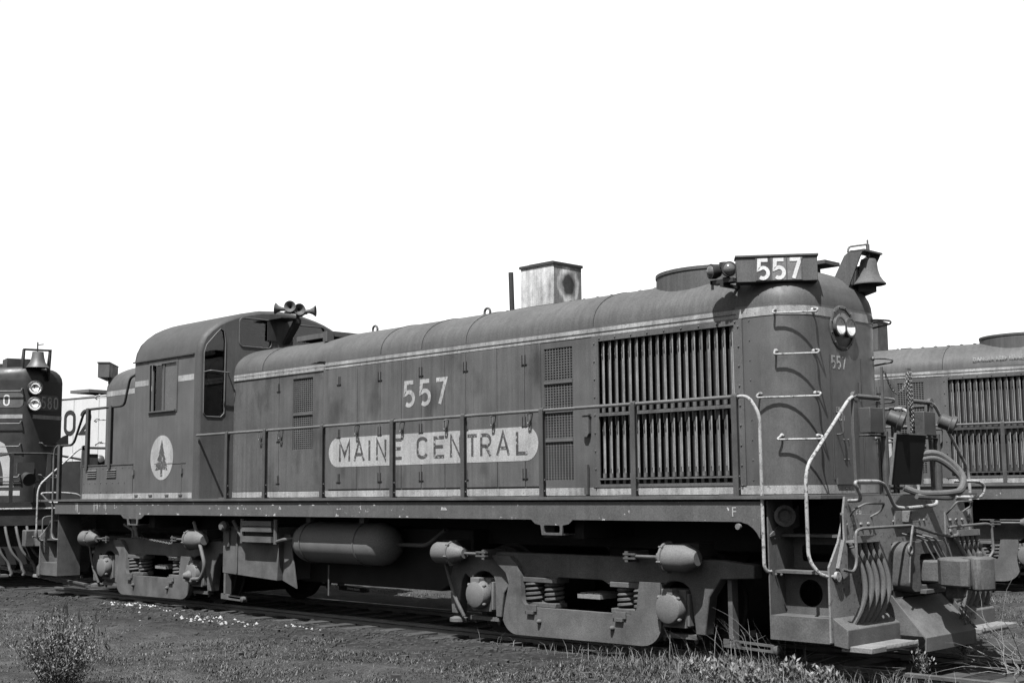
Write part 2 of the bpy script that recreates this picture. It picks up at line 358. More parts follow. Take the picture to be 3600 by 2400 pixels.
def build_truck(parent, xc, rear=False):
    T = empty('truck', parent=parent)
    for sy in (-1, 1):
        s = lambda mb: mb.mirror(1, -sy)
        fr = MB()
        # upper frame : beam, goose-neck ends, pedestals
        up = [(-2.0, .78), (-1.86, .90), (-1.25, .955), (-.6, .955), (2.0, .955), (2.38, .93), (2.38, .80), (1.95, .74)] if True else []
        up = [(-1.98, .22), (-1.86, .22), (-1.80, .62), (-1.74, .70)]+arc(-1.42, .62, .19, .12, 180, 0, 6)+[(-1.22, .22), (-1.12, .22), (-1.08, .50)]
        up += [(-.98, .60), (-.78, .66), (-.70, .70), (-.36, .70), (-.30, .665), (-.20, .71), (.42, .71), (.52, .665), (.62, .70), (.98, .70), (1.06, .62), (1.10, .22), (1.20, .22)]
        up += arc(1.42, .62, .19, .12, 180, 0, 6)+[(1.66, .22), (1.78, .22), (1.84, .60), (1.98, .78), (2.38, .80), (2.38, .93), (1.98, .965), (-1.70, .965), (-1.92, .86), (-2.02, .62)]
        fr.prism(up, (xc, -1.02, 0), X, Z, Y*-.14)
        fr.build('side_frame', TRUCKP, T, bevel=.012) if sy == -1 else s(fr).build('side_frame', TRUCKP, T)
        # U shaped equaliser frame
        eq = MB()
        ou = [(-1.22, .93), (-1.12, .84), (-.98, .74), (-.93, .62), (-1.00, .36), (-1.03, .20)]+arc(-.80, .28, .24, .225, 200, 268, 6)+arc(1.02, .30, .26, .23, 272, 355, 6)+[(1.27, .72), (1.00, .72)]
        ou += arc(.86, .47, .10, .09, 0, -85, 5)+[(.84, .375), (-.60, .375)]+arc(-.60, .52, .13, .145, -100, -170, 5)+[(-.74, .70), (-.80, .84), (-.92, .93)]
        eq.prism(ou, (xc, -1.161, 0), X, Z, Y*-.07)
        for bx in (-.44, .63): eq.lathe([(.028, 0), (.028, .02), (.014, .045), (.002, .05)], (xc+bx, -1.231, .225), (0, -1, 0), 10)
        for bx in (-.57, .73):
            eq.box(xc+bx-.09, xc+bx+.09, -1.25, -1.232, .33, .40); eq.box(xc+bx-.055, xc+bx+.055, -1.265, -1.232, .30, .335)
        (eq if sy == -1 else s(eq)).build('equalizer_frame', TRUCKP, T, bevel=.008 if sy == -1 else 0)
        # springs
        for g in (-.50, .82):
            for k, ox in enumerate((-.13, .13) if g < 0 else (-.12, .14)):
                sp = MB(); cx = xc+g+ox; cy = -1.10 if g*ox > 0 else -1.06
                N_ = 64; sp.tube([(cx+.095*math.cos(2*math.pi*4.3*i/N_), cy+.095*math.sin(2*math.pi*4.3*i/N_), .425+.225*i/N_) for i in range(N_+1)], .021, 6)
                (sp if sy == -1 else s(sp)).build('coil_spring', TRUCKP, T)
            sc = MB(); sc.box(xc+g-.26, xc+g+.28, -1.19, -.98, .645, .70); sc.box(xc+g-.25, xc+g+.26, -1.185, -.99, .376, .425)
            (sc if sy == -1 else s(sc)).build('spring_seat', TRUCKP, T, bevel=.006 if sy == -1 else 0)
        if sy == -1:
            wb = MB(); wb.box(xc+.03, xc+.36, -1.12, -.85, .50, .545)
            for i in range(3): wb.box(xc+.05+i*.1, xc+.13+i*.1, -1.09, -.75, .546, .56)
            wb.build('spring_plank', WOOD, T)
        for jx in (-1.42, 1.42):
            jb = MB(); j0 = xc+jx
            jb.box(j0-.155, j0+.155, -1.20, -.95, .28, .66)
            jb.box(j0-.19, j0-.157, -1.19, -.98, .30, .62); jb.box(j0+.157, j0+.19, -1.19, -.98, .30, .62)
            jb.lathe([(.165, 0), (.17, .02), (.17, .07), (.15, .11), (.10, .13), (.02, .135)], (j0, -1.20, .475), (0, -1, 0), 22)
            jb.box(j0-.07, j0+.07, -1.31, -1.20, .60, .67)
            for a in (40, 140, 220, 320): jb.lathe([(.022, 0), (.022, .03), (.01, .045)], (j0+.165*math.cos(R(a)), -1.255, .475+.165*math.sin(R(a))), (0, -1, 0), 8)
            (jb if sy == -1 else s(jb)).build('journal_box', CYLP, T, bevel=.006 if sy == -1 else 0)
            pd = MB(); pd.box(j0-.24, j0+.24, -1.15, -1.04, .17, .215)
            for q in (-.2, .2): pd.lathe([(.025, 0), (.02, .03), (.01, .045)], (j0+q, -1.10, .17), (0, 0, -1), 6)
            (pd if sy == -1 else s(pd)).build('pedestal_tie_bar', TRUCKP, T)
        # brake cylinders
        for bx, dr in ((-2.05 if not rear else -2.02, 1), (1.80, -1)):
            bc = MB(); c0 = Vector((xc+bx, -1.33, .985 if dr < 0 else .945)); ax = Vector((dr, 0, 0))
            L = .27 if dr > 0 else .34; rr = .128 if dr > 0 else .14
            if dr > 0: prof = [(rr*.4, -.02), (rr*.9, 0), (rr, .03), (rr, L), (rr*1.12, L+.005), (rr*1.12, L+.03), (rr, L+.035), (rr*.72, L+.11), (rr*.6, L+.17), (rr*.45, L+.19), (rr*.45, L+.22)]
            else:
                c0 = c0+Vector((.02, 0, 0)); prof = [(rr*.5, -.02), (rr*.62, 0), (rr, .11), (rr, L), (rr*1.12, L+.005), (rr*1.12, L+.03), (rr*.6, L+.06), (rr*.45, L+.10), (rr*.4, L+.13)]
            bc.lathe(prof, c0, ax, 24)
            for a in range(0, 360, 60): bc.lathe([(.014, 0), (.014, .05)], c0+ax*(L-.005)+Vector((0, rr*1.08*math.cos(R(a+15)), rr*1.08*math.sin(R(a+15)))), ax, 6)
            (bc if sy == -1 else s(bc)).build('brake_cylinder', CYLP, T)
            rd = MB(); e = c0+ax*(L+.13); rd.cyl(e, e+ax*.36, .018, n=8)
            rd.box(*(sorted((e.x+dr*.30, e.x+dr*.46))), -1.355, -1.305, e.z-.03, e.z-.012); rd.box(*(sorted((e.x+dr*.30, e.x+dr*.46))), -1.355, -1.305, e.z+.012, e.z+.03)
            rd.box(*(sorted((e.x+dr*.40, e.x+dr*.44))), -1.35, -1.0, e.z-.06, e.z+.05)
            (rd if sy == -1 else s(rd)).build('brake_rod', STEEL, T)
            bk = MB(); bk.box(c0.x+(0.02 if dr > 0 else -.24), c0.x+(.24 if dr > 0 else -.02), -1.26, -1.0, c0.z+.02, c0.z+.145)
            (bk if sy == -1 else s(bk)).build('cylinder_bracket', DARK, T)
        # brake hangers and pipes
        hg = MB(); hg.tube(fillet([(xc-2.06, -1.2, .86), (xc-1.98, -1.22, .70), (xc-1.86, -1.22, .42), (xc-1.74, -1.18, .2)], .1), .022, 8)
        hg.box(xc-1.97, xc-1.88, -1.10, -1.03, .16, .9)
        hg.lathe([(.11, 0), (.11, .04), (.05, .06)], (xc-1.9, -1.12, .13), (0, 0, 1), 12)
        (hg if sy == -1 else s(hg)).build('brake_hanger', TRUCKP, T)
        hx = MB(); hx.plate([(1.95, .12), (2.62, .105), (2.62, .18), (1.95, .20)], [[(2.15, .14), (2.5, .13), (2.5, .16), (2.15, .172)]], (xc, -1.10, 0), X, Z, Y*.02)
        hx.box(xc+2.02, xc+2.07, -1.1, -1.0, .19, .8); hx.lathe([(.04, 0), (.04, .05), (.02, .06)], (xc+2.60, -1.11, .145), (0, -1, 0), 12)
        (hx if sy == -1 else s(hx)).build('slack_adjuster', TRUCKP, T)
    for jx in (-1.42, 1.42):
        w = empty('wheelset', parent=T) if False else None
        for sy in (-1, 1):
            wh = MB(); wh.lathe([(.05, -.03), (.12, -.06), (.14, -.06), (.2, -.01), (.40, 0), (.44, -.05), (.508, -.055), (.512, .055), (.54, .07), (.54, .085), (.45, .085), (.4, .04), (.1, .07), (.05, .07)], (xc+jx, sy*.757, .508), (0, -sy, 0), 40)
            wh.build('wheel', STEEL if False else DARK, T)
        ax_ = MB(); ax_.cyl((xc+jx, -1.1, .508), (xc+jx, 1.1, .508), .085, n=14); ax_.cyl((xc+jx, -.4, .508), (xc+jx, .4, .508), .36, n=20)
        ax_.build('axle', DARK, T)
    return T

def end_gear(L, s):
    """everything on one end platform; s=+1 front, -1 rear"""
    G = []
    def B(mb, name, mt, **k): return mb.mirror(s, 1).build(name, mt, L, **k)
    # end plate
    op = [(-1.16, 1.585), (1.16, 1.585), (1.22, 1.36), (1.30, 1.18), (1.47, .96), (1.48, .30), (.55, .30), (.50, .66), (.36, .70), (.36, 1.13), (-.36, 1.13), (-.36, .70), (-.50, .66), (-.55, .30), (-1.48, .30), (-1.47, .96), (-1.30, 1.18), (-1.22, 1.36)]
    mb = MB(); mb.prism(op, (7.95, 0, 0), Y, Z, X*.02)
    bolts(mb, [(7.97, sy*q, z) for sy in (-1, 1) for q, z in ((1.35, .82), (1.25, .82), (1.1, 1.4), (.9, 1.4), (.2, 1.34), (.1, 1.34), (.3, 1.34), (.2, 1.42))], X, .018)
    B(mb, 'end_plate', ENDP)
    # step wells
    for sy in (-1, 1):
        w = MB()
        w.prism([(7.31, 1.56), (7.31, .285), (7.325, .285), (7.325, 1.56)], (0, -1.45, 0), X, Z, Y*.42)
        w.box(7.326, 7.948, -1.45, -1.435, .285, .505)                       # skirt
        w.plate([(7.326, .506), (7.948, .506), (7.948, .89), (7.326, .89)], [arc(7.60, .70, .125, .125, 0, 360, 20)[:-1]], (0, -1.20, 0), X, Z, Y*.012)
        w.box(7.326, 7.948, -1.434, -1.19, .49, .505)
        w.box(7.326, 7.948, -1.36, -1.12, .885, .91); w.box(7.326, 7.948, -1.25, -1.0, 1.215, 1.24)
        w.plate([(7.326, .911), (7.948, .911), (7.948, 1.2), (7.326, 1.2)], [rrect(7.42, 7.90, .98, 1.14, .03)], (0, -1.04, 0), X, Z, Y*.01)
        bolts(w, [(7.34, -1.37, .87), (7.40, -1.37, .87)], -Y, .014)
        bolts(w, [(7.326, q, z) for q in (-1.36, -1.28, -1.2) for z in (1.2, 1.45)], X, .014)
        w.prism([(-1.44, 1.22), (-1.44, 1.24), (-.95, 1.5), (-.95, 1.3)], (7.328, 0, 0), Y, Z, X*.015)
        w.mirror(1, -sy); B(w, 'step_well', TRUCKP)
        # hose box below the plate
        hb = MB(); hb.prism([(7.972, .27), (8.12, .25), (8.12, .42), (7.972, .515)], (0, -1.45, 0), X, Z, Y*.93)
        hb.mirror(1, -sy); B(hb, 'hose_tray', TRUCKP, bevel=.008)
        sl_ = MB(); sl_.prism([(-1.30, .40), (-1.22, .485), (-.75, .485), (-.70, .40)], (7.99, 0, 0), Y, Z, X*.10)
        # footboard
        fb = MB(); fb.box(8.03, 8.33, -1.42, -.60, .225, .275)
        for i in range(26): fb.box(8.331, 8.345, -1.18+i*.022, -1.168+i*.022, .245, .285)
        if sy > 0: fb.v = [(x, y-.07, z) for x, y, z in fb.v]
        fb.mirror(1, -sy); B(fb, 'footboard', WOOD, bevel=.006)
        # hoses and manifold
        mf = MB(); mf.box(7.972, 8.10, -1.24, -.76, 1.17, 1.19); mf.box(7.972, 7.99, -1.26, -.72, 1.19, 1.42)
        mf.box(8.085, 8.10, -1.24, -.76, 1.19, 1.23)
        mf.prism([(-1.26, 1.44), (-1.26, 1.20), (-1.37, .95), (-1.30, .85), (-1.22, .88), (-1.215, 1.44)], (7.973, 0, 0), Y, Z, X*.035)
        bolts(mf, [(7.99, -1.2+.13*i, 1.33) for i in range(4)], X, .02, .02)
        mf.mirror(1, -sy); B(mf, 'hose_bracket', ENDP)
        for i in range(5):
            h = MB(); y0 = -1.17+.085*i
            y0 = -1.215+.105*i
            if sy < 0: sm = fillet([(8.05, y0, 1.17), (8.06, y0+.01, 1.10), (8.13+.01*(i % 2), y0+.065, .90), (8.14, y0+.06, .66), (8.04, y0-.02-.012*i, .43)], .25, 7)
            else: sm = fillet([(8.05, y0, 1.17), (8.08, y0-.03, 1.05), (8.15, y0-.12, .85), (8.12, y0-.17+.01*i, .62), (8.06, y0-.15+.02*i, .46)], .2, 6)
            h.tube(sm, .025, 10)
            h.tube([sm[0], sm[0].lerp(sm[1], .4), sm[0].lerp(sm[1], .8), sm[1]], [.030, .032, .026, .031], 10); h.tube(sm[-3:], .028, 10)
            h.mirror(1, -sy); B(h, 'air_hose', HOSE)
        # corner handrails
        a = MB(); a.tube(fillet([(7.02, -1.5, 2.54), (7.18, -1.5, 2.54), (7.30, -1.5, 2.36), (7.30, -1.5, 2.2), (7.30, -1.5, .95), (7.305, -1.47, .90), (7.32, -1.42, .90)], .12), .017, 10)
        if s > 0: a.mirror(1, -sy); B(a, 'corner_handrail', RAILW)
        else:
            a = MB(); a.tube(fillet([(7.30, -1.5, 2.54), (7.42, -1.5, 2.5), (7.47, -1.5, 2.35), (7.46, -1.5, 1.6), (7.45, -1.5, 1.0), (7.40, -1.5, .92), (7.34, -1.46, .91), (7.32, -1.42, .91)], .1), .016, 10)
            a.mirror(1, -sy); B(a, 'corner_handrail', RAILG)
        b = MB(); b.tube(fillet([(7.87, -.73, 2.54), (7.87, -.85, 2.50), (7.84, -1.55, 1.88), (7.84, -1.6, 1.75), (7.84, -1.6, 1.5), (7.84, -1.6, 1.02), (7.92, -1.52, .88), (7.985, -1.38, .875)], .12), .017, 10)
        b.lathe([(.045, 0), (.045, .03)], (7.98, -1.38, .875), X, 12)
        b.mirror(1, -sy); B(b, 'corner_handrail', RAILW)
        # grab loop on end plate
        g = MB(); g.tube(fillet([(7.972, -1.10, 1.40), (8.06, -1.16, 1.47), (8.12, -1.06, 1.52), (8.12, -.72, 1.515), (8.06, -.70, 1.44), (7.972, -.76, 1.385)], .03), .010, 8)
        g.mirror(1, -sy); B(g, 'grab_iron', RAILG)
        # posts
        for y0, y1 in ((-.75, -.30),):
            p = MB()
            p.prism([(-.03, 1.6), (.03, 1.6), (.04, 2.1), (.05, 2.2), (.03, 2.56), (-.03, 2.56), (-.05, 2.2), (-.04, 2.1)], (7.85, y0, 0), Y, Z, X*.03)
            p.box(7.85, 7.875, y1-.02, y1+.02, 1.6, 2.5)
            p.cyl((7.865, y0, 2.53), (7.865, y1, 2.53), .024, n=10)
            p.lathe([(.045, 0), (.045, .035)], (7.85, y0, 2.53), X, 12)
            p.mirror(1, -sy); B(p, 'end_post', PAINT)
    # middle walkway rail
    c = MB(); c.tube(fillet([(7.985, -1.12, 1.545), (8.16, -1.22, 1.55), (8.20, -1.78+.5, 1.60), (8.20, -1.38, 1.71), (8.20, -1.30, 1.72), (8.18, -.93, 1.72), (8.12, -.70, 1.69), (8.10, -.50, 1.48), (8.10, -.30, 1.465), (8.10, .25, 1.485), (8.10, .34, 1.50), (8.08, .38, 1.60)], .07), .017, 10)
    B(c, 'walkway_rail', RAILW)
    c = MB(); c.box(7.972, 8.09, -.16, -.02, 1.33, 1.44); c.box(7.971, 7.99, -.3, .1, 1.28, 1.44); B(c, 'lever_bracket', ENDP, bevel=.004)
    c = MB(); c.tube(fillet([(8.10, .70, 1.72), (8.16, 1.12, 1.72), (8.18, 1.24, 1.68), (8.16, 1.22, 1.56), (8.02, 1.08, 1.56), (7.975, 1.0, 1.56)], .06), .017, 10)
    B(c, 'walkway_rail', RAILW)
    # cut lever
    c = MB(); c.tube(fillet([(8.14, -1.53, .95), (8.17, -1.40, .92), (8.17, -1.34, 1.0), (8.17, -1.34, 1.28), (8.17, -1.24, 1.30), (8.15, -.30, 1.305), (8.18, .10, 1.22), (8.3, .25, 1.18), (8.18, .40, 1.26), (8.15, .5, 1.27), (8.15, 1.28, 1.285), (8.17, 1.36, 1.27), (8.17, 1.38, 1.0), (8.15, 1.3, .93)], .05), .014, 8)
    B(c, 'uncoupling_lever', RAILG)
    # coupler
    q = MB()
    q.prism([(-.36, .62), (.36, .62), (.36, 1.05), (.22, 1.16), (-.22, 1.16), (-.36, 1.05)], (7.90, 0, 0), Y, Z, X*.06)
    q.plate(rrect(-.37, .37, .68, 1.15, .10, 5), [rrect(-.17, .17, .74, 1.03, .03)], (7.961, 0, 0), Y, Z, X*.20)
    q.box(7.96, 8.22, -.19, .19, .66, .70)
    B(q, 'draft_pocket', COUPL, bevel=.02)
    q = MB(); q.tube(fillet([(8.17, -.30, 1.30), (8.19, -.36, 1.24), (8.19, -.40, 1.12)], .03), .012, 6); q.tube([(8.19+.0*k, -.405+.035*math.cos(k*math.pi/6), 1.08+.04*math.sin(k*math.pi/6)) for k in range(12)], .012, 6, closed=True); q.tube([(8.19, -.41, 1.04), (8.185, -.44, .78)], .009, 6); B(q, 'lift_rod', RAILG)
    for k in range(3):
        q = MB(); q.tube(fillet([(7.98, -.16+.12*k, 1.22), (8.18, -.12+.12*k, 1.17), (8.22, -.08+.12*k, 1.05), (8.24, -.04+.12*k, .98)], .05), .010, 6); B(q, 'signal_cable', HOSE)
    q = MB()
    q.box(7.95, 8.36, -.085, .085, .76, .97)
    q.prism([(8.30, -.10), (8.40, -.24), (8.62, -.30), (8.70, -.27), (8.68, -.20), (8.52, -.12), (8.50, .02), (8.54, .12), (8.50, .24), (8.38, .22), (8.30, .12)], (0, 0, .74), X, Y, Z*.26)
    q.prism([(8.50, .01), (8.56, -.02), (8.64, -.10), (8.70, -.09), (8.76, .00), (8.77, .10), (8.70, .20), (8.58, .25), (8.50, .22)], (0, 0, .70), X, Y, Z*.31)
    q.box(8.34, 8.48, -.06, .10, .62, .74); q.cyl((8.60, .15, .98), (8.60, .15, 1.06), .03, n=10)
    B(q, 'coupler', COUPL, bevel=.02)
    # plow plate
    q = MB(); q.prism([(8.02, .62), (8.36, .29), (8.36, .16), (8.34, .16), (8.34, .28), (8.00, .61)], (0, -.50, 0), X, Z, Y*1.0)
    q.prism([(7.975, .66), (8.05, .66), (8.36, .30), (7.975, .30)], (0, -.535, 0), X, Z, Y*.02)
    q.prism([(7.975, .66), (8.05, .66), (8.36, .30), (7.975, .30)], (0, .515, 0), X, Z, Y*.02)
    B(q, 'pilot_plate', TRUCKP, bevel=.004)
    # MU box and receptacles
    for y0 in (-.72, .33):
        q = MB(); q.box(7.88, 8.0, y0+.02, y0+.26, 2.18, 2.42); q.box(7.88, 7.98, y0+.0, y0+.34, 2.15, 2.165)
        B(q, 'receptacle_box', STANCH, bevel=.006)
        q = MB(); q.lathe([(.03, -.02), (.075, 0), (.075, .10), (.095, .11), (.095, .15), (.02, .16)], (8.0, y0+.36, 2.34), (.75, .35, -.35), 18)
        q.cyl((7.95, y0+.36, 2.2), (7.95, y0+.36, 1.6), .035, n=10)
        B(q, 'cable_receptacle', STANCH)
    q = MB(); q.prism([(8.10, 2.17), (8.12, 2.165), (8.045, 1.69), (8.02, 1.69)], (0, -.44, 0), X, Z, Y*.58)
    B(q, 'drop_step_plate', BLACK)
    q = MB(); q.box(8.098, 8.125, -.445, .145, 2.168, 2.18); q.prism([(8.10, 2.17), (8.125, 2.165), (8.05, 1.69), (8.02, 1.69)], (0, -.452, 0), X, Z, Y*.010); B(q, 'step_plate_edge', CYLP)
    q = MB()
    for o in (0, .05):
        q.tube(fillet([(8.04, .12, 1.93+o), (8.16, .24, 1.96+o), (8.26, .36, 1.86+o), (8.36, .42, 1.72+o), (8.38, .30, 1.62), (8.34, .02, 1.60), (8.26, -.3, 1.60), (8.15, -.40, 1.66)], .12, 6), .032, 10)
    q.tube(fillet([(8.12, .0, 1.60), (8.30, .30, 1.575), (8.36, .10, 1.56), (8.25, -.35, 1.58)], .12, 6), .028, 8)
    B(q, 'jumper_cable', HOSE)
    q = MB(); q.box(7.86, 7.885, -.235, -.215, 1.6, 2.84); q.box(7.86, 7.885, .27, .34, 1.6, 2.86)
    B(q, 'chain_post', PAINT)
    q = MB()
    def chain(a, b_, sag, n):
        for i in range(n):
            t0, t1 = i/n, (i+1)/n
            f = lambda t: Vector(a).lerp(Vector(b_), t)+Vector((0, 0, -sag*4*t*(1-t)))
            p, e = f((t0+t1)/2), (f(t1)-f(t0)); L_ = e.length*.62; e.normalize()
            sd = e.cross(Vector((1, 0, 0.3))).normalized() if i % 2 else e.cross(Vector((0.2, 1, 0))).normalized()
            q.tube([p+e*L_*math.cos(k*math.pi/4)+sd*.012*math.sin(k*math.pi/4) for k in range(8)], .0045, 4, closed=True)
    chain((7.90, -.22, 2.80), (7.90, .26, 2.82), .22, 26); chain((7.90, .27, 2.82), (7.92, .24, 2.15), 0, 30); chain((7.90, .30, 2.82), (7.91, .29, 2.3), 0, 24); chain((7.90, .23, 2.8), (7.93, .20, 2.45), 0.02, 16)
    B(q, 'safety_chain', STEEL)
    # headlamp-like marker lens on side behind steps
    q = MB(); q.lathe([(.09, 0), (.10, .03), (.10, .08), (.07, .09), (.05, .05)], (7.40, -1.29, 1.41), (.6, -.8, 0), 20); q.cyl((7.36, -1.24, 1.41), (7.40, -1.29, 1.41), .05)
    B(q, 'end_socket', TRUCKP)
    # number boxes
    for sy in (-1, 1):
        n_ = Vector((math.cos(R(52)), sy*math.sin(R(52)), 0)); t_ = Vector((sy*-n_.y, n_.x, 0)) if False else Vector((math.sin(R(52)), -sy*math.cos(R(52))*-1 if False else -sy*math.cos(R(52)), 0))
        c = Vector((7.10, sy*.82, 3.848))
        q = MB(); q.obox(c-n_*.10, t_*.40, n_*.10, Z*.125); q.obox(c-n_*.095+Z*.137, t_*.412, n_*.11, Z*.012)
        q.obox(c-n_*.18-Z*.17, t_*.25, n_*.03, Z*.06)
        B(q, 'number_box', PAINT, bevel=.005)
        if s > 0 and sy < 0:
            for k, mm in ((-.15, STANCH), (0, PLATE), (.148, PLATE)):
                q = MB(); q.obox(c+n_*.003+t_*(k+.02), t_*.072, n_*.003, Z*.112); B(q, 'number_plate', mm)
            q = MB(); letters(q, '557', c+n_*.0065-t_*.193-Z*.10, .20, .036, t_, Z, n_, total=.425, wscale=.92); B(q, 'number_lettering', WHITEC)
            q = MB()
            for k in (-.225, -.075, .075, .22): q.obox(c+n_*.006+t_*(k+.02), t_*.006, n_*.006, Z*.115)
            B(q, 'plate_divider', PAINT)
    # classification lamps
    for sy in ((-1, 1) if s > 0 else ()):
        q = MB()
        for dx, az_ in ((-.06, -115), (.10, -45)):
            dv = Vector((math.cos(R(az_)), math.sin(R(az_)), 0)); c = Vector((6.59+dx, -1.07, 3.865))
            q.lathe([(.05, -.05), (.075, 0), (.078, .05), (.078, .06), (.066, .062), (.06, .05)], c, dv, 18)
        q.box(6.48, 6.76, -1.10, -.98, 3.735, 3.775); q.box(6.49, 6.51, -1.10, -1.08, 3.68, 3.77); q.box(6.6, 6.64, -1.10, -.70, 3.70, 3.735); q.box(6.60, 6.66, -1.05, -1.0, 3.76, 3.80); q.cyl((6.61, -1.03, 3.90), (6.61, -1.03, 3.955), .05)
        q.mirror(1, -sy); B(q, 'marker_lamp', RAILD)
        for dx, az_ in ((-.06, -115), (.10, -45)):
            dv = Vector((math.cos(R(az_)), math.sin(R(az_)), 0)); q = MB(); q.lathe([(.066, .052), (.055, .072), (.03, .088), (.002, .092)], Vector((6.59+dx, -1.07, 3.865)), dv, 18); q.mirror(1, -sy); B(q, 'marker_lens', LENS)
    # headlight
    q = MB(); q.lathe([(.235, -.05), (.235, .012), (.22, .02), (.20, .02), (.20, -.02)], (7.345, -.05, 3.29), X, 36); bolts(q, [(7.36, -.05+.218*math.cos(R(a)), 3.29+.218*math.sin(R(a))) for a in range(15, 360, 30)], X, .012)
    B(q, 'headlight_ring', PAINT)
    q = MB(); q.lathe([(.20, 0), (.18, .01), (.02, .012)], (7.345, -.05, 3.29), X, 32); B(q, 'headlight_plate', NOSEP)
    for y0 in (-.148, .048):
        q = MB(); q.lathe([(.09, 0), (.10, .006), (.104, .03), (.104, .045), (.086, .048), (.082, .04)], (7.355, y0, 3.30), X, 28, caps=False)
        q.v = [v for v in q.v]; B(q, 'headlight_rim', STEEL)
        q = MB(); q.grid([[(7.355+.042-.038*(1-(k/6)**2), y0+.082*k/6*math.cos(a), 3.30+.082*k/6*math.sin(a)) for a in np.linspace(0, 2*math.pi, 25)] for k in range(7)]); B(q, 'headlight_lens', REFL)
    # nose rungs
    def sp(th, z): a_ = R(th); return (6.9+.45*math.sin(a_), -.45-.45*math.cos(a_), z), (math.sin(a_), -math.cos(a_), 0)
    for z, t0, t1 in ((3.43, 24, 74), (3.02, 24, 74), (2.60, 1.5, 74), (2.18, 28, 76)):
        for sy in ((-1, 1) if z != 2.60 else (-1, 1)):
            q = MB(); P0, n0 = sp(t0, z); P1, n1 = sp(t1, z); grab_rung2(q, P0, P1, (6.93 if z == 2.60 else 7.12, -.98 if z == 2.60 else -.935, z), (7.46, -.73, z), n0, n1); q.mirror(1, -sy); B(q, 'grab_iron', RAILW if sy < 0 else RAILG)
    # nose door and small fittings
    q = MB()
    for y0 in (-.30, .30): q.box(7.351, 7.356, y0-.006, y0+.006, 1.75, 3.0)
    q.box(7.352, 7.37, -.27, .05, 1.70, 1.76)
    q.tube(fillet([(7.352, -.22, 2.42), (7.42, -.22, 2.42), (7.42, -.22, 2.2), (7.352, -.22, 2.2)], .03), .009, 6)
    q.box(7.352, 7.362, .24, .26, 2.55, 2.75); bolts(q, [(7.352, y_, z_) for y_ in (-.1, -.02, .1) for z_ in (1.95, 2.15, 1.66)], X, .009)
    B(q, 'nose_door_trim', NOSEP)
    # bell
    q = MB(); cb = Vector((7.40, .45, 3.895))
    q.lathe([(.02, .17), (.075, .165), (.088, .13), (.095, .05), (.115, -.02), (.15, -.075), (.172, -.095), (.174, -.108), (.15, -.108), (.09, -.03), (.01, .1)], cb, Z, 28)
    if s > 0: B(q, 'bell', TRUCKP)
    q = MB()
    for y0 in (.27, .63):
        q.prism([(6.95, 3.62), (7.20, 3.46), (7.24, 3.72), (7.40, 4.06), (7.44, 4.13), (7.30, 4.15), (7.22, 4.10), (7.08, 3.86)], (0, y0, 0), X, Z, Y*.018)
    q.box(7.30, 7.46, .27, .648, 4.125, 4.145); q.cyl((7.40, .45, 4.08), (7.40, .45, 4.22), .02, n=8); q.tube(fillet([(7.25, .3, 4.14), (7.25, .32, 4.20), (7.40, .44, 4.22)], .05), .012, 6)
    q.cyl((7.40, .45, 4.22), (7.40, .45, 4.27), .01, n=6)
    if s > 0: B(q, 'bell_bracket', PAINT)

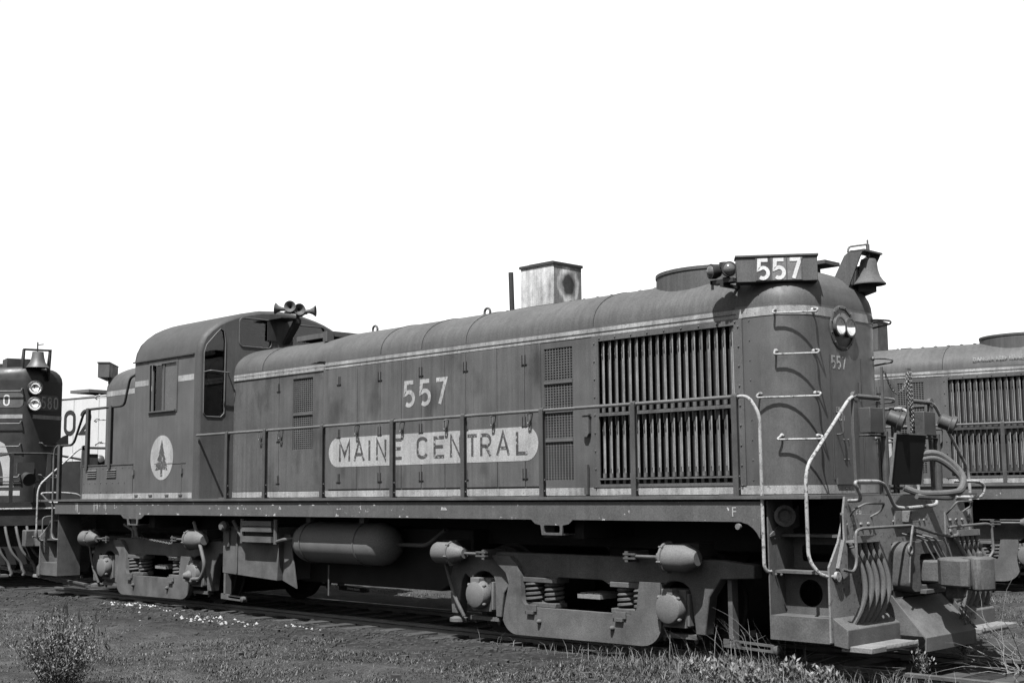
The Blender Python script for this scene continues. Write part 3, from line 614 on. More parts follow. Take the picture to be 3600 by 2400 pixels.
def build_loco():
    L = empty('locomotive')
    tag(L, 'long grey road switcher locomotive with white number on hood side, parked nearest', 'locomotive', 'locomotives standing in the yard')
    # --- deck and sills
    q = MB(); q.box(-7.95, 7.95, -1.535, 1.535, 1.567, 1.60); q.build('walkway', DARK if False else STEEL, L)
    for sy in (-1, 1):
        q = MB()
        out = [(-7.35, 1.355), (-4.99, 1.355), (-4.90, 1.30), (-4.78, 1.285), (-4.76, 1.19), (-4.44, 1.19), (-4.42, 1.285), (-4.32, 1.30), (-4.22, 1.355), (4.28, 1.355), (4.34, 1.31), (4.42, 1.295), (4.44, 1.19), (4.74, 1.19), (4.75, 1.295), (4.84, 1.31), (4.90, 1.355)]
        out += [(7.06, 1.355)]+arc(7.05, 1.05, .25, .30, 85, 30, 4)+[(7.30, 1.545), (-7.35, 1.545)]
        q.plate(out, [rrect(-4.72, -4.48, 1.21, 1.29, .02), rrect(4.47, 4.71, 1.215, 1.295, .02)], (0, -1.505, 0), X, Z, Y*.02)
        q.box(-4.76, -4.44, -1.484, -1.30, 1.19, 1.205); q.box(4.44, 4.74, -1.484, -1.30, 1.19, 1.205)
        q.box(-4.76, -4.44, -1.30, -1.28, 1.19, 1.5); q.box(4.44, 4.74, -1.30, -1.28, 1.19, 1.5)
        q.mirror(1, -sy).build('side_sill', SILLP, L)
    q = MB()
    q.box(-7.9, 7.9, -.45, .45, 1.02, 1.56); q.box(-7.3, 7.3, -1.45, 1.45, 1.50, 1.56)
    dr = MB(); gg = random.Random(5)
    for x0 in (-6.55, -6.5, -5.9, -5.82, -5.78, -5.7, -5.55, -5.5, -5.2):
        w_ = gg.uniform(.008, .022); l_ = gg.uniform(.06, .18); dr.prism([(x0-w_, 1.542), (x0+w_, 1.542), (x0+w_*.6, 1.542-l_*.6), (x0+w_*.2, 1.542-l_), (x0-w_*.4, 1.542-l_*.8)], (0, -1.505, 0), X, Z, Y*-.002)
    for _ in range(40):
        x0 = gg.uniform(-6.9, 3.0); z0 = gg.choice((1.36, 1.50, 1.45)); w_ = gg.uniform(.006, .03); dr.prism([(x0-w_, z0), (x0+w_, z0), (x0+w_*.7, z0+w_*gg.uniform(.5, 1.4)), (x0-w_*.5, z0+w_*gg.uniform(.5, 1.6))], (0, -1.505, 0), X, Z, Y*-.002)
    dr.build('paint_drips', LETTER, L)
    for x0 in (-4.57, 4.57): q.cyl((x0, 0, .7), (x0, 0, 1.2), .35, n=20); q.box(x0-.3, x0+.3, -1.3, 1.3, 1.15, 1.5)
    q.build('underframe', DARK, L)
    # --- long hood
    holes = [(4.76, 6.63, 1.71, 3.33), (3.925, 4.372, 1.785, 3.305)]
    hd = hood(L, HW, -.33, 7.35, .45, 1, holes).build('long_hood', PAINT, L, smooth=40)
    # repaint by zone: roof and nose as their own mesh parts would be seams; material slots instead
    me = hd.data; me.materials.append(ROOFP); me.materials.append(NOSEP)
    for p in me.polygons:
        c = p.center
        if c.z > 3.5: p.material_index = 1
        elif c.x > 6.72: p.material_index = 2
    q = MB(); ZR2 = ZR-.035
    q.tiles(-2.72, -.33, ZD, ZS, -HWR, -HWR+.03, [(-1.144, -.668, 2.29, 3.30)])
    q.tiles(-2.72, -.33, ZD, ZS, HWR-.03, HWR, [])
    rows = []
    for p in np.linspace(0, 180, 25):
        c_, s_ = math.cos(R(p)), math.sin(R(p)); yy = -HWR*(abs(c_)**.9)*(1 if c_ > 0 else -1); zz = ZS+(ZR2-ZS)*abs(s_)**.95
        rows.append([(-2.72, yy, zz), (-.75, yy, zz), (-.5, yy*1.02, zz+.015), (-.33, yy*HW/HWR*.999, zz+.035*abs(s_)-.001)])
    q.grid(rows); q.box(-.345, -.30, -.893, -.862, 1.62, 3.46)
    qo = q.build('engine_hood', PAINT, L, smooth=40); qo.data.materials.append(ROOFP)
    for p in qo.data.polygons:
        if p.center.z > 3.5: p.material_index = 1
    # rounded door post at the joint
    q = MB(); q.tube([(-.36, -.875, 1.72), (-.36, -.875, 3.40)], .03, 10); q.build('door_post', PAINT, L)
    # roof seams + rivets
    for x0 in (-1.95, .9, 1.74, 2.585, 4.70):
        q = MB()
        w_ = HW if x0 > -.33 else HWR; zr = ZR if x0 > -.33 else ZR2
        pts = [(x0, -w_*math.cos(R(p))**.9-.002, ZS+(zr-ZS)*max(math.sin(R(p)), 0)**.95+.003) for p in np.linspace(0, 89, 14)]
        q.tube(pts, .0045, 4); q.build('roof_seam', DARK, L)
    for i in range(16):
        q = MB(); q.box(-.6+i*.29, -.42+i*.29+.02*(i % 3), -.10, .10, ZR-.01, ZR+.010+.008*(i % 2)); q.build('roof_hatch', DARK, L)
    q = MB()
    for i in range(20): q.lathe([(.03, 0), (.03, .02), (.01, .03)], (2.2+i*.22, -.22, ZR-.025), Z, 8)
    q.build('bolt_row', DARK, L)
    for x0 in (-.35, 2.03):
        q = MB(); q.tube([(x0+.055*math.cos(a), 0, ZR+.065+.055*math.sin(a)) for a in np.linspace(0, 2*math.pi, 17)[:-1]], .017, 8, closed=True); q.build('lifting_eye', STEEL, L)
    # --- doors
    xs = [-.25, .41, .90, 1.34, 1.74, 2.194, 2.585, 3.14, 3.61, 3.88]
    for sy in (-1, 1):
        for i in range(len(xs)-1):
            q = MB(); q.prism([(xs[i]+.005, 1.715), (xs[i+1]-.005, 1.715), (xs[i+1]-.005, 3.375), (xs[i]+.005, 3.375)], (0, -HW, 0), X, Z, Y*-.012)
            q.mirror(1, -sy).build('hood_door', DOORP, L, bevel=.003 if sy < 0 else 0)
        for a, b_ in ((-2.70, -1.50), (-1.49, -.39)):
            q = MB(); q.tiles(a, b_, 1.70, 3.375, -HWR-.01, -HWR, [(-1.15, -.66, 2.28, 3.31)] if a > -2 else [])
            q.mirror(1, -sy).build('hood_door', DOORP, L)
    for x0, hs in ((-1.51, HWR+.012), (.0, HW+.014), (.90, HW+.014), (1.74, HW+.014), (2.585, HW+.014), (3.61, HW+.014)):
        for z0 in (3.20, 2.47, 1.86):
            q = MB(); dd = (-.032, .022) if x0 > .5 else (0, .03)
            for dx in dd: q.box(x0+dx-.004, x0+dx+.003, -hs-.007, -hs, z0-.065, z0+.065)
            q.box(x0-.045, x0+.05, -hs-.009, -hs, z0-.052, z0-.046); q.build('door_hinge', DARK, L)
    for x0, z0 in ((-1.92, 2.51), (-1.40, 2.51), (.44, 2.50), (1.39, 2.50), (2.25, 2.49), (3.10, 2.50), (3.72, 2.50)):
        hs = (HWR+.012) if x0 < -.3 else HW+.012
        q = MB(); q.tube(fillet([(x0+.02, -hs, z0+.07), (x0+.02, -hs-.05, z0+.07), (x0-.015, -hs-.055, z0+.06), (x0-.02, -hs-.055, z0-.04), (x0, -hs-.05, z0-.06), (x0+.02, -hs-.05, z0-.02), (x0+.02, -hs-.05, z0+.05)], .02), .009, 6)
        q.box(x0-.005, x0+.012, -hs-.03, -hs, z0-.11, z0-.05)
        q.build('door_handle', RAILG, L)
    # --- stripes
    def band(z0, z1, name, off=.006):
        q = MB(); c = contour(HW+off, 7.35+off, .45+off, 6.6, first=6.62)
        q.grid([[(x, y, z0) for x, y in c], [(x, y, z1) for x, y in c]])
        for sy in (-1, 1):
            q.box(-.33, 6.6, *sorted((sy*(HW-.002), sy*(HW+off))), z0, z1) if sy < 0 or True else None
            q.box(-2.72, -.33, *sorted((sy*(HWR-.002), sy*(HWR+off))), z0, z1)
        q.build(name, STRIPE, L)
    band(ZSTR[0], ZSTR[1], 'stripe'); band(ZBS[0], ZBS[1], 'stripe')
    q = MB()
    for i in range(46): q.lathe([(.008, 0), (.006, .006)], (-2.4+i*.2, -HW-.006 if -2.4+i*.2 > -.33 else -HWR-.006, 3.43), -Y, 6)
    for i in range(9): q.lathe([(.009, 0), (.006, .006)], (6.80, -HW-.001, 1.75+i*.2), -Y, 6)
    q.box(-2.7, 6.65, -HW-.012, -HW-.002, 3.424, 3.432)
    q.build('rivet_row', STEEL, L)
    # --- radiator shutters
    for sy in (-1, 1):
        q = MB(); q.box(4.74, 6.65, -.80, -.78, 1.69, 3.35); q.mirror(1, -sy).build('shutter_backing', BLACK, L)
        q = MB(); q.tiles(4.68, 6.72, 1.698, 3.384, -HW-.014, -HW-.001, [(4.78, 6.62, 1.73, 3.32)])
        bolts(q, [(4.72, -HW-.014, 1.7+i*.2) for i in range(9)]+[(6.675, -HW-.014, 1.7+i*.2) for i in range(9)]+[(4.8+i*.23, -HW-.014, 3.352) for i in range(9)], -Y, .01)
        q.mirror(1, -sy).build('shutter_frame', PAINT, L)
        glint = MB()
        q = MB()
        for z0, z1 in ((1.80, 2.475), (2.52, 3.315)):
            q.box(4.78, 6.62, -.925, -.87, z0-.022, z0-.005)
            for i in range(19):
                x0 = 4.78+(i+.5)*1.84/19
                # pressed vane : flat blade set at a slant with pale bars painted in as its highlights
                q.obox((x0-.006, -.880, (z0+z1)/2), Vector((.033, -.017, 0)), Vector((.001, .003, 0)), Z*(z1-z0)/2)
                glint.cyl((x0+.028, -.905, z0+.02), (x0+.028, -.905, z1-.06), .007, n=8); glint.cyl((x0-.004, -.886, z0+.10), (x0-.004, -.886, z1-.18), .006, n=6)
                q.box(x0+.005, x0+.040, -.925, -.905, z0, z0+.05); q.box(x0+.0, x0+.012, -.915, -.90, z1-.16, z1-.14)
        q.box(4.78, 6.62, -.93, -.87, 2.480, 2.495)
        q.mirror(1, -sy); rs_ = q.build('radiator_shutter', VANE, L); glint.mirror(1, -sy).build('vane_glint', GLINT, rs_)
    for k_ in range(2):
        for sy in ((-1,) if k_ == 0 else (-1, 1)):
            q = MB()
            a, b_, z0, z1 = ((-1.144, -.668, 2.29, 3.30), (3.925, 4.372, 1.785, 3.305))[k_]
            hs = (HWR, HW)[k_]; nz = 34 if k_ == 0 else 50; nx = 10; y0 = -hs+.010
            q.box(a, b_, y0+.014, y0+.018, z0, z1)
            for i in range(nz+1):
                zz = z0+(z1-z0)*i/nz; q.box(a, b_, y0, y0+.012, zz-.007, zz+.004)
            for j in range(nx+1):
                xx = a+(b_-a)*j/nx; q.box(xx-.006, xx+.006, y0-.004, y0+.013, z0, z1)
            for f in ((.5,) if k_ == 0 else (.30, .52, .74)): q.box(a, b_, y0-.02, y0+.01, z0+(z1-z0)*f-.018, z0+(z1-z0)*f+.018)
            q.mirror(1, -sy).build('air_filter', GRID, L)
        q = MB(); a, b_, z0, z1 = ((-1.144, -.668, 2.29, 3.30), (3.925, 4.372, 1.785, 3.305))[k_]
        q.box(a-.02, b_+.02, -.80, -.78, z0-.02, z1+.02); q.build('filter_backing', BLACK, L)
    q = MB(); q.box(4.55, 4.66, -HW-.06, -HW-.014, 2.50, 2.515); q.prism([(4.56, 2.50), (4.65, 2.50), (4.65, 2.30), (4.62, 2.26), (4.58, 2.26), (4.56, 2.30)], (0, -HW-.05, 0), X, Z, Y*.036)
    q.build('signal_bracket', PAINT, L)
    q = MB(); q.box(4.57, 4.62, -HW-.05, -HW-.014, 1.62, 1.95); q.build('hinge_post', PAINT, L)
    # --- side lettering
    q = MB(); q.prism(arc(-.02, 2.217, .2, .2, 90, 270, 14)+arc(3.63, 2.217, .2, .2, 270, 450, 14), (0, -HW-.012, 0), X, Z, Y*-.003); q.build('name_panel', PILL, L)
    q = MB(); [[ribbon(q, [(x0+(a if c != 'I' else a-.03)*(x1-x0)/(GL[c][0] if c != 'I' else .1), 2.095+b_*.265) for a, b_ in st], .040, (0, -HW-.016, 0), X, Z, -Y, .002) for st in GL[c][1]] for c, x0, x1 in
        (('M', .02, .262), ('A', .359, .564), ('I', .684, .704), ('N', .835, 1.035), ('E', 1.16, 1.359), ('C', 1.665, 1.855), ('E', 1.986, 2.187), ('N', 2.304, 2.497), ('T', 2.62, 2.79), ('R', 2.849, 3.035), ('A', 3.146, 3.344), ('L', 3.466, 3.654))]; q.build('name_lettering', DARKLET, L)
    q = MB(); letters(q, '557', (1.40, -HW-.012, 2.77), .32, .055, X, Z, -Y, total=.83, wscale=1.05, depth=.003); q.build('number_lettering', LETTER, L)
    q = MB(); letters(q, '557', (7.351, -.275, 2.865), .13, .018, Y, Z, X, total=.27, wscale=.9, depth=.002)
    q.text('FIRE', .07, (7.351, -.22, 2.43), Y, Z, X, .002); q.text('EXT', .07, (7.351, -.18, 2.34), Y, Z, X, .002); q.build('nose_lettering', LETTER, L)
    q = MB(); q.text('F', .13, (6.95, -1.505, 1.405), X, Z, -Y, .003); q.text('F R', .08, (7.97, -.98, 1.40), Y, Z, X, .002); q.build('end_lettering', LETTER, L)
    # --- stacks, fan
    q = MB(); q.prism([(2.78, ZR-.03), (3.36, ZR-.03), (3.36, 4.49), (2.78, 4.49)], (0, -.12, 0), X, Z, Y*.52)
    q.v = [(x+.0, y, z) for x, y, z in q.v]
    SM = FROST.copy(); SM.name = 'sooty_stack_paint'; t = SM.node_tree; bs = t.nodes['Principled BSDF']; src = bs.inputs['Base Color'].links[0].from_socket
    tc_ = t.nodes.new('ShaderNodeTexCoord'); mp_ = t.nodes.new('ShaderNodeMapping'); mp_.inputs['Location'].default_value = (-3.36*.6, -.15, -3.91); mp_.inputs['Scale'].default_value = (.6, 1, .92)
    ns = t.nodes.new('ShaderNodeTexNoise'); ns.inputs['Scale'].default_value = 9; ns.inputs['Detail'].default_value = 6; ln = t.nodes.new('ShaderNodeVectorMath'); ln.operation = 'LENGTH'
    t.links.new(tc_.outputs['Object'], mp_.inputs[0]); t.links.new(mp_.outputs[0], ln.inputs[0]); t.links.new(tc_.outputs['Object'], ns.inputs[0])
    ad = t.nodes.new('ShaderNodeMath'); ad.operation = 'MULTIPLY_ADD'; t.links.new(ns.outputs[0], ad.inputs[0]); ad.inputs[1].default_value = .10; t.links.new(ln.outputs['Value'], ad.inputs[2])
    mr = t.nodes.new('ShaderNodeValToRGB'); cr = mr.color_ramp; cr.elements[0].position = .15; cr.elements[0].color = (.10, .10, .10, 1); cr.elements[1].position = .20; cr.elements[1].color = (.8, .8, .8, 1)
    for p_, c_ in ((.235, 1.25), (.27, .55), (.34, .45)): e_ = cr.elements.new(p_); e_.color = (c_, c_, c_, 1)
    t.links.new(ad.outputs[0], mr.inputs[0]); mm_ = t.nodes.new('ShaderNodeMix'); mm_.data_type = 'RGBA'; mm_.blend_type = 'MULTIPLY'; mm_.inputs[0].default_value = 1
    t.links.new(src, mm_.inputs[6]); t.links.new(mr.outputs[0], mm_.inputs[7]); t.links.new(mm_.outputs[2], bs.inputs['Base Color'])
    # the near face keeps its pale wash: the stain only belongs to the end sheet
    q.build('exhaust_stack', FROST, L, bevel=.008)
    q = MB(); q.box(3.361, 3.364, -.115, .395, ZR-.02, 4.488); q.build('stack_end_sheet', SM, L)
    q = MB(); q.box(2.765, 3.375, -.135, .415, 4.49, 4.525); q.box(2.86, 3.28, -.05, .33, 4.525, 4.55); q.build('stack_cap', SOOT, L)
    q = MB(); q.box(2.70, 3.45, -.17, .45, ZR-.02, ZR+.015); q.build('stack_flange', SOOT, L)
    q = MB(); q.cyl((2.50, 0, ZR-.03), (2.48, 0, 4.505), .034, n=12); q.build('vent_pipe', SOOT, L)
    q = MB(); q.lathe([(.73, -.34), (.73, .0), (.725, .125), (.735, .13), (.735, .165), (.71, .165), (.68, .05), (.05, .05)], (5.83, 0, 3.875), Z, 48); q.build('fan_shroud', ROOFP, L)
    q = MB(); q.cyl((6.72, .35, 3.90), (6.72, .35, 4.06), .14, n=16); q.box(6.5, 7.0, .25, .55, 4.05, 4.09); q.build('roof_vent', TRUCKP, L)
    q = MB(); q.box(-.78, -.68, -.62, -.50, 3.84, 3.99); q.build('rope_cleat', ROOFP, L)
    q = MB(); q.box(-1.6, -.7, -.5, .62, ZR-.04, ZR+.035); q.build('sand_hatch', ROOFP, L)
    # --- cab
    prof = [(-1.5, 1.6), (-1.5, 3.78), (-1.47, 3.93), (-1.40, 4.07), (-1.29, 4.18), (-1.15, 4.285), (-1.0, 4.36), (-.85, 4.42), (-.7, 4.465), (-.38, 4.535), (0, 4.56)]
    prof = prof+[(-y, z) for y, z in prof[-2::-1]]
    def inset(pr, k):
        out = []
        for i, p in enumerate(pr):
            a = Vector(pr[max(i-1, 0)]); b_ = Vector(pr[min(i+1, len(pr)-1)]); t_ = (b_-a).normalized(); n_ = Vector((t_.y, -t_.x)); out.append((p[0]+n_.x*k, p[1]+n_.y*k if i not in (0, len(pr)-1) else p[1]))
        return out
    C = empty('cab', parent=L)
    q = MB(); pr = prof[1:-1]
    q.grid([[(-4.66, y, z) for y, z in pr], [(-2.82, y, z) for y, z in pr]])
    full = [[(x_, y, z) for y, z in inset(prof, k)] for x_, k in ((-2.82, 0), (-2.795, .004), (-2.765, .014), (-2.735, .034), (-2.72, .06))]
    q.grid(full)
    q.box(-4.68, -2.82, -1.525, -1.495, 3.772, 3.79); q.box(-4.68, -2.82, 1.495, 1.525, 3.772, 3.79)
    q.build('cab_roof', CABR, C, smooth=50)
    for sy in (-1, 1):
        q = MB(); q.plate([(-4.62, 1.6), (-2.82, 1.6), (-2.82, 3.78), (-4.62, 3.78)], [rrect(-4.16, -3.32, 2.95, 3.71, .02, 2)], (0, -1.5, 0), X, Z, Y*.03)
        q.mirror(1, -sy).build('cab_side', PAINT, C)
    ip = inset(prof, .06)
    wins = [rrect(-.79, -.20, 3.94, 4.385, .07), rrect(.20, .84, 3.6, 4.36, .07)]
    tall = lambda sg: [(-1.40*sg, 2.83+.05), (-1.35*sg, 2.83), (-1.10*sg, 2.83), (-1.04*sg, 2.89), (-1.03*sg, 4.0), (-1.06*sg, 4.15), (-1.12*sg, 4.18), (-1.20*sg, 4.10), (-1.36*sg, 3.92), (-1.40*sg, 3.80)]
    q = MB(); q.plate(ip, wins+[tall(1), tall(-1)], (-2.72, 0, 0), Y, Z, X*-.025); q.build('cab_front_wall', PAINT, C)
    q = MB(); q.plate([(y, z) for y, z in prof], [tall(1), tall(-1), rrect(-.32, -.18, 3.49, 3.64, .03)], (-4.62, 0, 0), Y, Z, X*-.02); q.build('cab_rear_wall', PAINT, C)
    for outl in (wins[0], wins[1], tall(1), tall(-1)):
        W_ = empty('window', parent=C)
        f = MB(); f.tube([(-2.715, a, b_) for a, b_ in outl], .008, 6, closed=True); f.build('window_frame', RAILG, W_)
        g = MB(); g.prism(outl, (-2.738, 0, 0), Y, Z, X*-.004); g.build('window_pane', GLASS, W_)
    for sy in (-1, 1):
        W_ = empty('window', parent=C)
        f = MB()
        f.plate(rrect(-4.18, -3.30, 2.93, 3.73, .02), [rrect(-4.145, -3.335, 2.965, 3.695, .01)], (0, -1.512, 0), X, Z, Y*.011)
        f.box(-3.75, -3.715, -1.50, -1.47, 2.96, 3.70); f.box(-4.15, -3.33, -1.535, -1.47, 2.945, 2.965)
        f.box(-4.14, -4.10, -1.47, -1.44, 2.96, 3.70); f.box(-3.83, -3.80, -1.47, -1.44, 2.96, 3.70)
        f.mirror(1, -sy).build('window_frame', PAINT, W_)
        g = MB(); g.box(-3.71, -3.34, -1.487, -1.483, 2.967, 3.694); g.mirror(1, -sy).build('window_pane', PANEREFL if sy < 0 else GLASS, W_)
        g = MB(); g.box(-4.10, -3.83, -1.457, -1.453, 2.967, 3.694); g.mirror(1, -sy).build('window_pane', GLASS, W_)
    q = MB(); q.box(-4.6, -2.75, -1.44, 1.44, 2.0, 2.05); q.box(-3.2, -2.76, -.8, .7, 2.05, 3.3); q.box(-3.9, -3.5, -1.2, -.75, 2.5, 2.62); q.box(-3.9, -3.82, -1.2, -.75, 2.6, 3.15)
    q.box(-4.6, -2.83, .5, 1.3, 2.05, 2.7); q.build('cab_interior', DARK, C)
    q = MB(); q.box(-3.98, -3.72, -1.452, -1.448, 2.99, 3.68); q.build('sliding_sash', PANEREFL, C)
    q = MB(); q.prism([(-1.35, 3.98), (-1.04, 4.14), (-1.04, 3.98), (-1.33, 3.84)], (-2.80, 0, 0), Y, Z, X*.01); q.build('sun_visor', CYLP, C)
    q = MB()
    q.prism(arc(-3.735, 2.235, .345, .345, 0, 360, 40)[:-1], (0, -1.50, 0), X, Z, Y*-.003); q.build('emblem_disc', PILL, C)
    tree = [(0, .29), (-.05, .17), (-.03, .18), (-.09, .07), (-.055, .085), (-.135, -.03), (-.095, -.015), (-.18, -.13), (-.13, -.115), (-.19, -.185), (-.03, -.17), (-.035, -.28), (.035, -.28), (.03, -.17), (.19, -.185), (.13, -.115), (.18, -.13), (.095, -.015), (.135, -.03), (.055, .085), (.09, .07), (.03, .18), (.05, .17)]
    q = MB(); q.prism([(-3.735+a, 2.225+b_) for a, b_ in tree], (0, -1.503, 0), X, Z, Y*-.002); q.build('pine_emblem', DARKLET, C)
    q = MB()
    q.box(-3.95, -3.02, -1.506, -1.5, 2.135, 2.145); q.box(-3.14, -3.13, -1.506, -1.5, 1.62, 2.14); q.box(-4.62, -3.14, -1.505, -1.5, 1.70, 1.706)
    for x0 in (-4.55, -4.1, -3.6, -3.2): q.box(x0, x0+.10, -1.515, -1.5, 1.645, 1.67)
    for x0 in (-4.62, -3.14): q.box(x0, x0+.05, -1.53, -1.5, 1.98, 2.06)
    q.build('locker_door_trim', STEEL, C)
    for sy in (-1, 1):
        q = MB()
        for a_, b_, zz_ in ((-4.62, -4.19, ZSTR), (-3.29, -2.83, ZSTR), (-4.62, -2.83, ZBS)):
            q = MB(); q.box(a_, b_, -1.503, -1.5, *zz_); q.mirror(1, -sy).build('stripe', STRIPE, C)
    q = MB(); q.tube(fillet([(-2.715, -1.40, 3.50), (-2.60, -1.35, 3.52), (-2.60, -1.02, 3.50), (-2.715, -.98, 3.50)], .03), .010, 6); q.build('grab_iron', RAILG, C)
    # horn cluster
    H_ = empty('horn', parent=C)
    for c0, dv in (((-2.42, -.12, 4.54), (-.75, -.65, .10)), ((-2.42, -.04, 4.55), (.75, -.65, .12)), ((-2.38, .04, 4.53), (.9, -.35, 0)), ((-2.42, .12, 4.54), (-.6, .5, .1)), ((-2.38, .18, 4.53), (.60, .55, .02))):
        q = MB(); q.lathe([(.03, -.03), (.045, -.025), (.045, 0), (.026, .02), (.034, .09), (.055, .14), (.088, .18), (.092, .185), (.08, .18), (.03, .14), (.01, .08)], c0, dv, 18); q.build('horn_bell', TRUCKP, H_)
    q = MB(); q.box(-2.46, -2.34, -.14, .22, 4.485, 4.51); q.cyl((-2.4, .08, 4.36), (-2.4, .08, 4.5), .03); q.box(-2.72, -2.36, -.26, .10, 4.39, 4.405)
    q.prism([(-2.715, 4.04), (-2.66, 4.02), (-2.34, 4.33), (-2.34, 4.39), (-2.40, 4.39)], (0, .0, 0), X, Z, Y*.10); q.box(-2.715, -2.70, -.28, -.12, 4.06, 4.36)
    q.build('horn_bracket', RAILD, H_)
    # --- short hood
    hd = hood(L, HW, 4.62, 7.10, .45, -1, []).build('short_hood', PAINT, L, smooth=40)
    hd.data.materials.append(ROOFP)
    for p in hd.data.polygons:
        if p.center.z > 3.5: p.material_index = 1
    q = MB(); c = contour(HW+.004, 7.104, .454, 4.62, first=6.4)
    q.grid([[(-x, y, ZSTR[0]) for x, y in c], [(-x, y, ZSTR[1]) for x, y in c]]); q.build('stripe', STRIPE, L)
    for sy in (-1, 1):
        q = MB(); q.box(-6.36, -4.625, -1.5, -HW-.003, 1.601, 2.155); q.box(-6.37, -4.625, -1.51, -HW-.003, 2.155, 2.17)
        bolts(q, [(-6.3+i*.22, -1.5, 2.11) for i in range(8)]+[(-6.3+i*.2, -1.5, z_) for i in range(8) for z_ in (1.72, 1.87)], -Y, .009)
        for x0 in (-6.18, -5.50):
            for k in range(4): q.prism([(0, 0), (0, .02), (-.02, 0)], (x0, -1.5, 1.96+k*.035), Y, Z, X*.32)
        q.mirror(1, -sy).build('battery_box', PAINT, L)
        q = MB(); q.box(-6.36, -4.63, -1.504, -1.5, 1.605, 1.69); q.mirror(1, -sy).build('stripe', STRIPE, L)
        q = MB()
        for z0 in (3.06, 2.30):
            for k in range(6): q.prism([(0, 0), (0, .025), (-.025, 0)], (-5.12, -HW, z0+k*.042), Y, Z, X*.30)
        q.box(-5.35, -5.34, -HW-.012, -HW, 2.28, 2.42); q.box(-5.35, -5.34, -HW-.012, -HW, 3.1, 3.25); q.box(-5.7, -5.695, -HW-.004, -HW, 2.2, 3.36)
        q.tube(fillet([(-4.80, -HW, 2.86), (-4.80, -HW-.05, 2.86), (-4.80, -HW-.05, 2.72), (-4.80, -HW, 2.72)], .02), .008, 6)
        q.mirror(1, -sy).build('louvre', PAINT, L)
    # --- side rails
    for sy in (-1, 1):
        q = MB(); q.tube([(-2.715, -1.5, 2.54), (7.04, -1.5, 2.54)], .019, 10); q.mirror(1, -sy).build('side_handrail', RAILG, L)
        for x0 in (-1.87, -.90, .435, 1.89, 3.19, 4.465, 5.77, 7.03):
            q = MB()
            q.box(x0-.012, x0+.012, -1.53, -1.465, 1.601, 2.55); q.box(x0-.03, x0+.03, -1.532, -1.522, 1.601, 2.54)
            bolts(q, [(x0+.012, -1.50, z_) for z_ in (1.66, 1.78)]+[(x0-.032, -1.50, z_) for z_ in (1.66, 1.78)], X, .014, .02)
            q.lathe([(.03, 0), (.03, .06)], (x0-.03, -1.5, 2.54), X, 10)
            if sy > 0: q.mirror(1, -1)
            q.build('rail_stanchion', STANCH, L)
        q = MB(); q.tube(fillet([(-4.63, -1.5, 3.585), (-4.80, -1.5, 3.55), (-4.97, -1.5, 3.13), (-5.08, -1.5, 3.11), (-6.25, -1.5, 3.11), (-6.38, -1.5, 3.06), (-6.70, -1.5, 2.58), (-6.80, -1.5, 2.53), (-7.28, -1.5, 2.53)], .1), .021, 10)
        q.mirror(1, -sy).build('side_handrail', RAILD if sy < 0 else RAILG, L)
        for x0, z0, z1 in ((-6.2, 2.1, 3.13), (-5.40, 2.1, 3.13), (-7.22, 1.601, 2.55)):
            q = MB(); q.box(x0-.012, x0+.012, -1.53, -1.465, z0, z1); q.box(x0-.04, x0+.04, -1.532, -1.522, z0, z1)
            q.mirror(1, -sy).build('rail_stanchion', STANCH, L)
    # stanchion feet
    q = MB()
    for x0 in (-1.87, -.90, .435, 1.89, 3.19, 4.465, 5.77, 7.03):
        q.box(x0-.22, x0-.02, -1.50, -1.42, 1.601, 1.618)
        q.box(x0-.22, x0-.02, 1.42, 1.50, 1.601, 1.618)
    q.build('stanchion_foot', STEEL, L)
    # --- running gear
    build_truck(L, 4.57); build_truck(L, -4.57, True)
    for s in (1, -1): end_gear(L, s)
    # --- tanks and boxes between the trucks
    q = MB(); q.prism([(-1.1, .42), (1.9, .42), (2.5, .72), (2.5, 1.2), (-1.1, 1.2)], (0, -.72, 0), X, Z, Y*1.9); q.build('fuel_tank', DARK, L, bevel=.02)
    for sy in (-1, 1):
        q = MB(); q.lathe([(.04, -.17), (.14, -.15), (.23, -.08), (.272, .03), (.275, .05), (.275, 1.62), (.26, 1.70), (.20, 1.81), (.10, 1.88), (.02, 1.89)], (-.48, -1.05, 1.00), X, 32)
        q.mirror(1, -sy).build('air_reservoir', CYLP, L)
        for x0 in (-.32, .86):
            q = MB(); q.tube([(x0, -1.05+.283*math.cos(a), 1.0+.283*math.sin(a)) for a in np.linspace(0, 2*math.pi, 25)[:-1]], .009, 5, closed=True)
            q.box(x0-.05, x0+.05, -1.18, -1.10, 1.27, 1.36)
            q.mirror(1, -sy).build('reservoir_strap', STEEL, L)
        q = MB(); q.prism([(-2.30, .52), (-.90, .46), (-.86, 1.2), (-2.30, 1.2)], (0, -1.28, 0), X, Z, Y*.7); q.box(-1.93, -1.89, -1.30, -1.281, .52, 1.1); q.box(-2.20, -2.10, -1.31, -1.281, .9, 1.18)
        q.prism([(-.89, .46), (-.55, .36), (-.72, 1.1), (-.86, 1.1)], (0, -1.20, 0), X, Z, Y*.03)
        q.mirror(1, -sy).build('equipment_box', TRUCKP, L, bevel=.01 if sy < 0 else 0)
        q = MB(); 
        for z0 in (1.25, 1.17, 1.03): q.box(-1.60, -.86, -1.42, -1.33, z0-.035, z0+.035) if z0 != 1.03 else q.box(-1.60, -.86, -1.42, -1.33, z0-.04, z0+.04)
        for x0 in (-1.63, -.80): q.cyl((x0, -1.38, .97), (x0, -1.38, 1.31), .032, n=8)
        q.mirror(1, -sy).build('cooling_coil', STEEL, L)
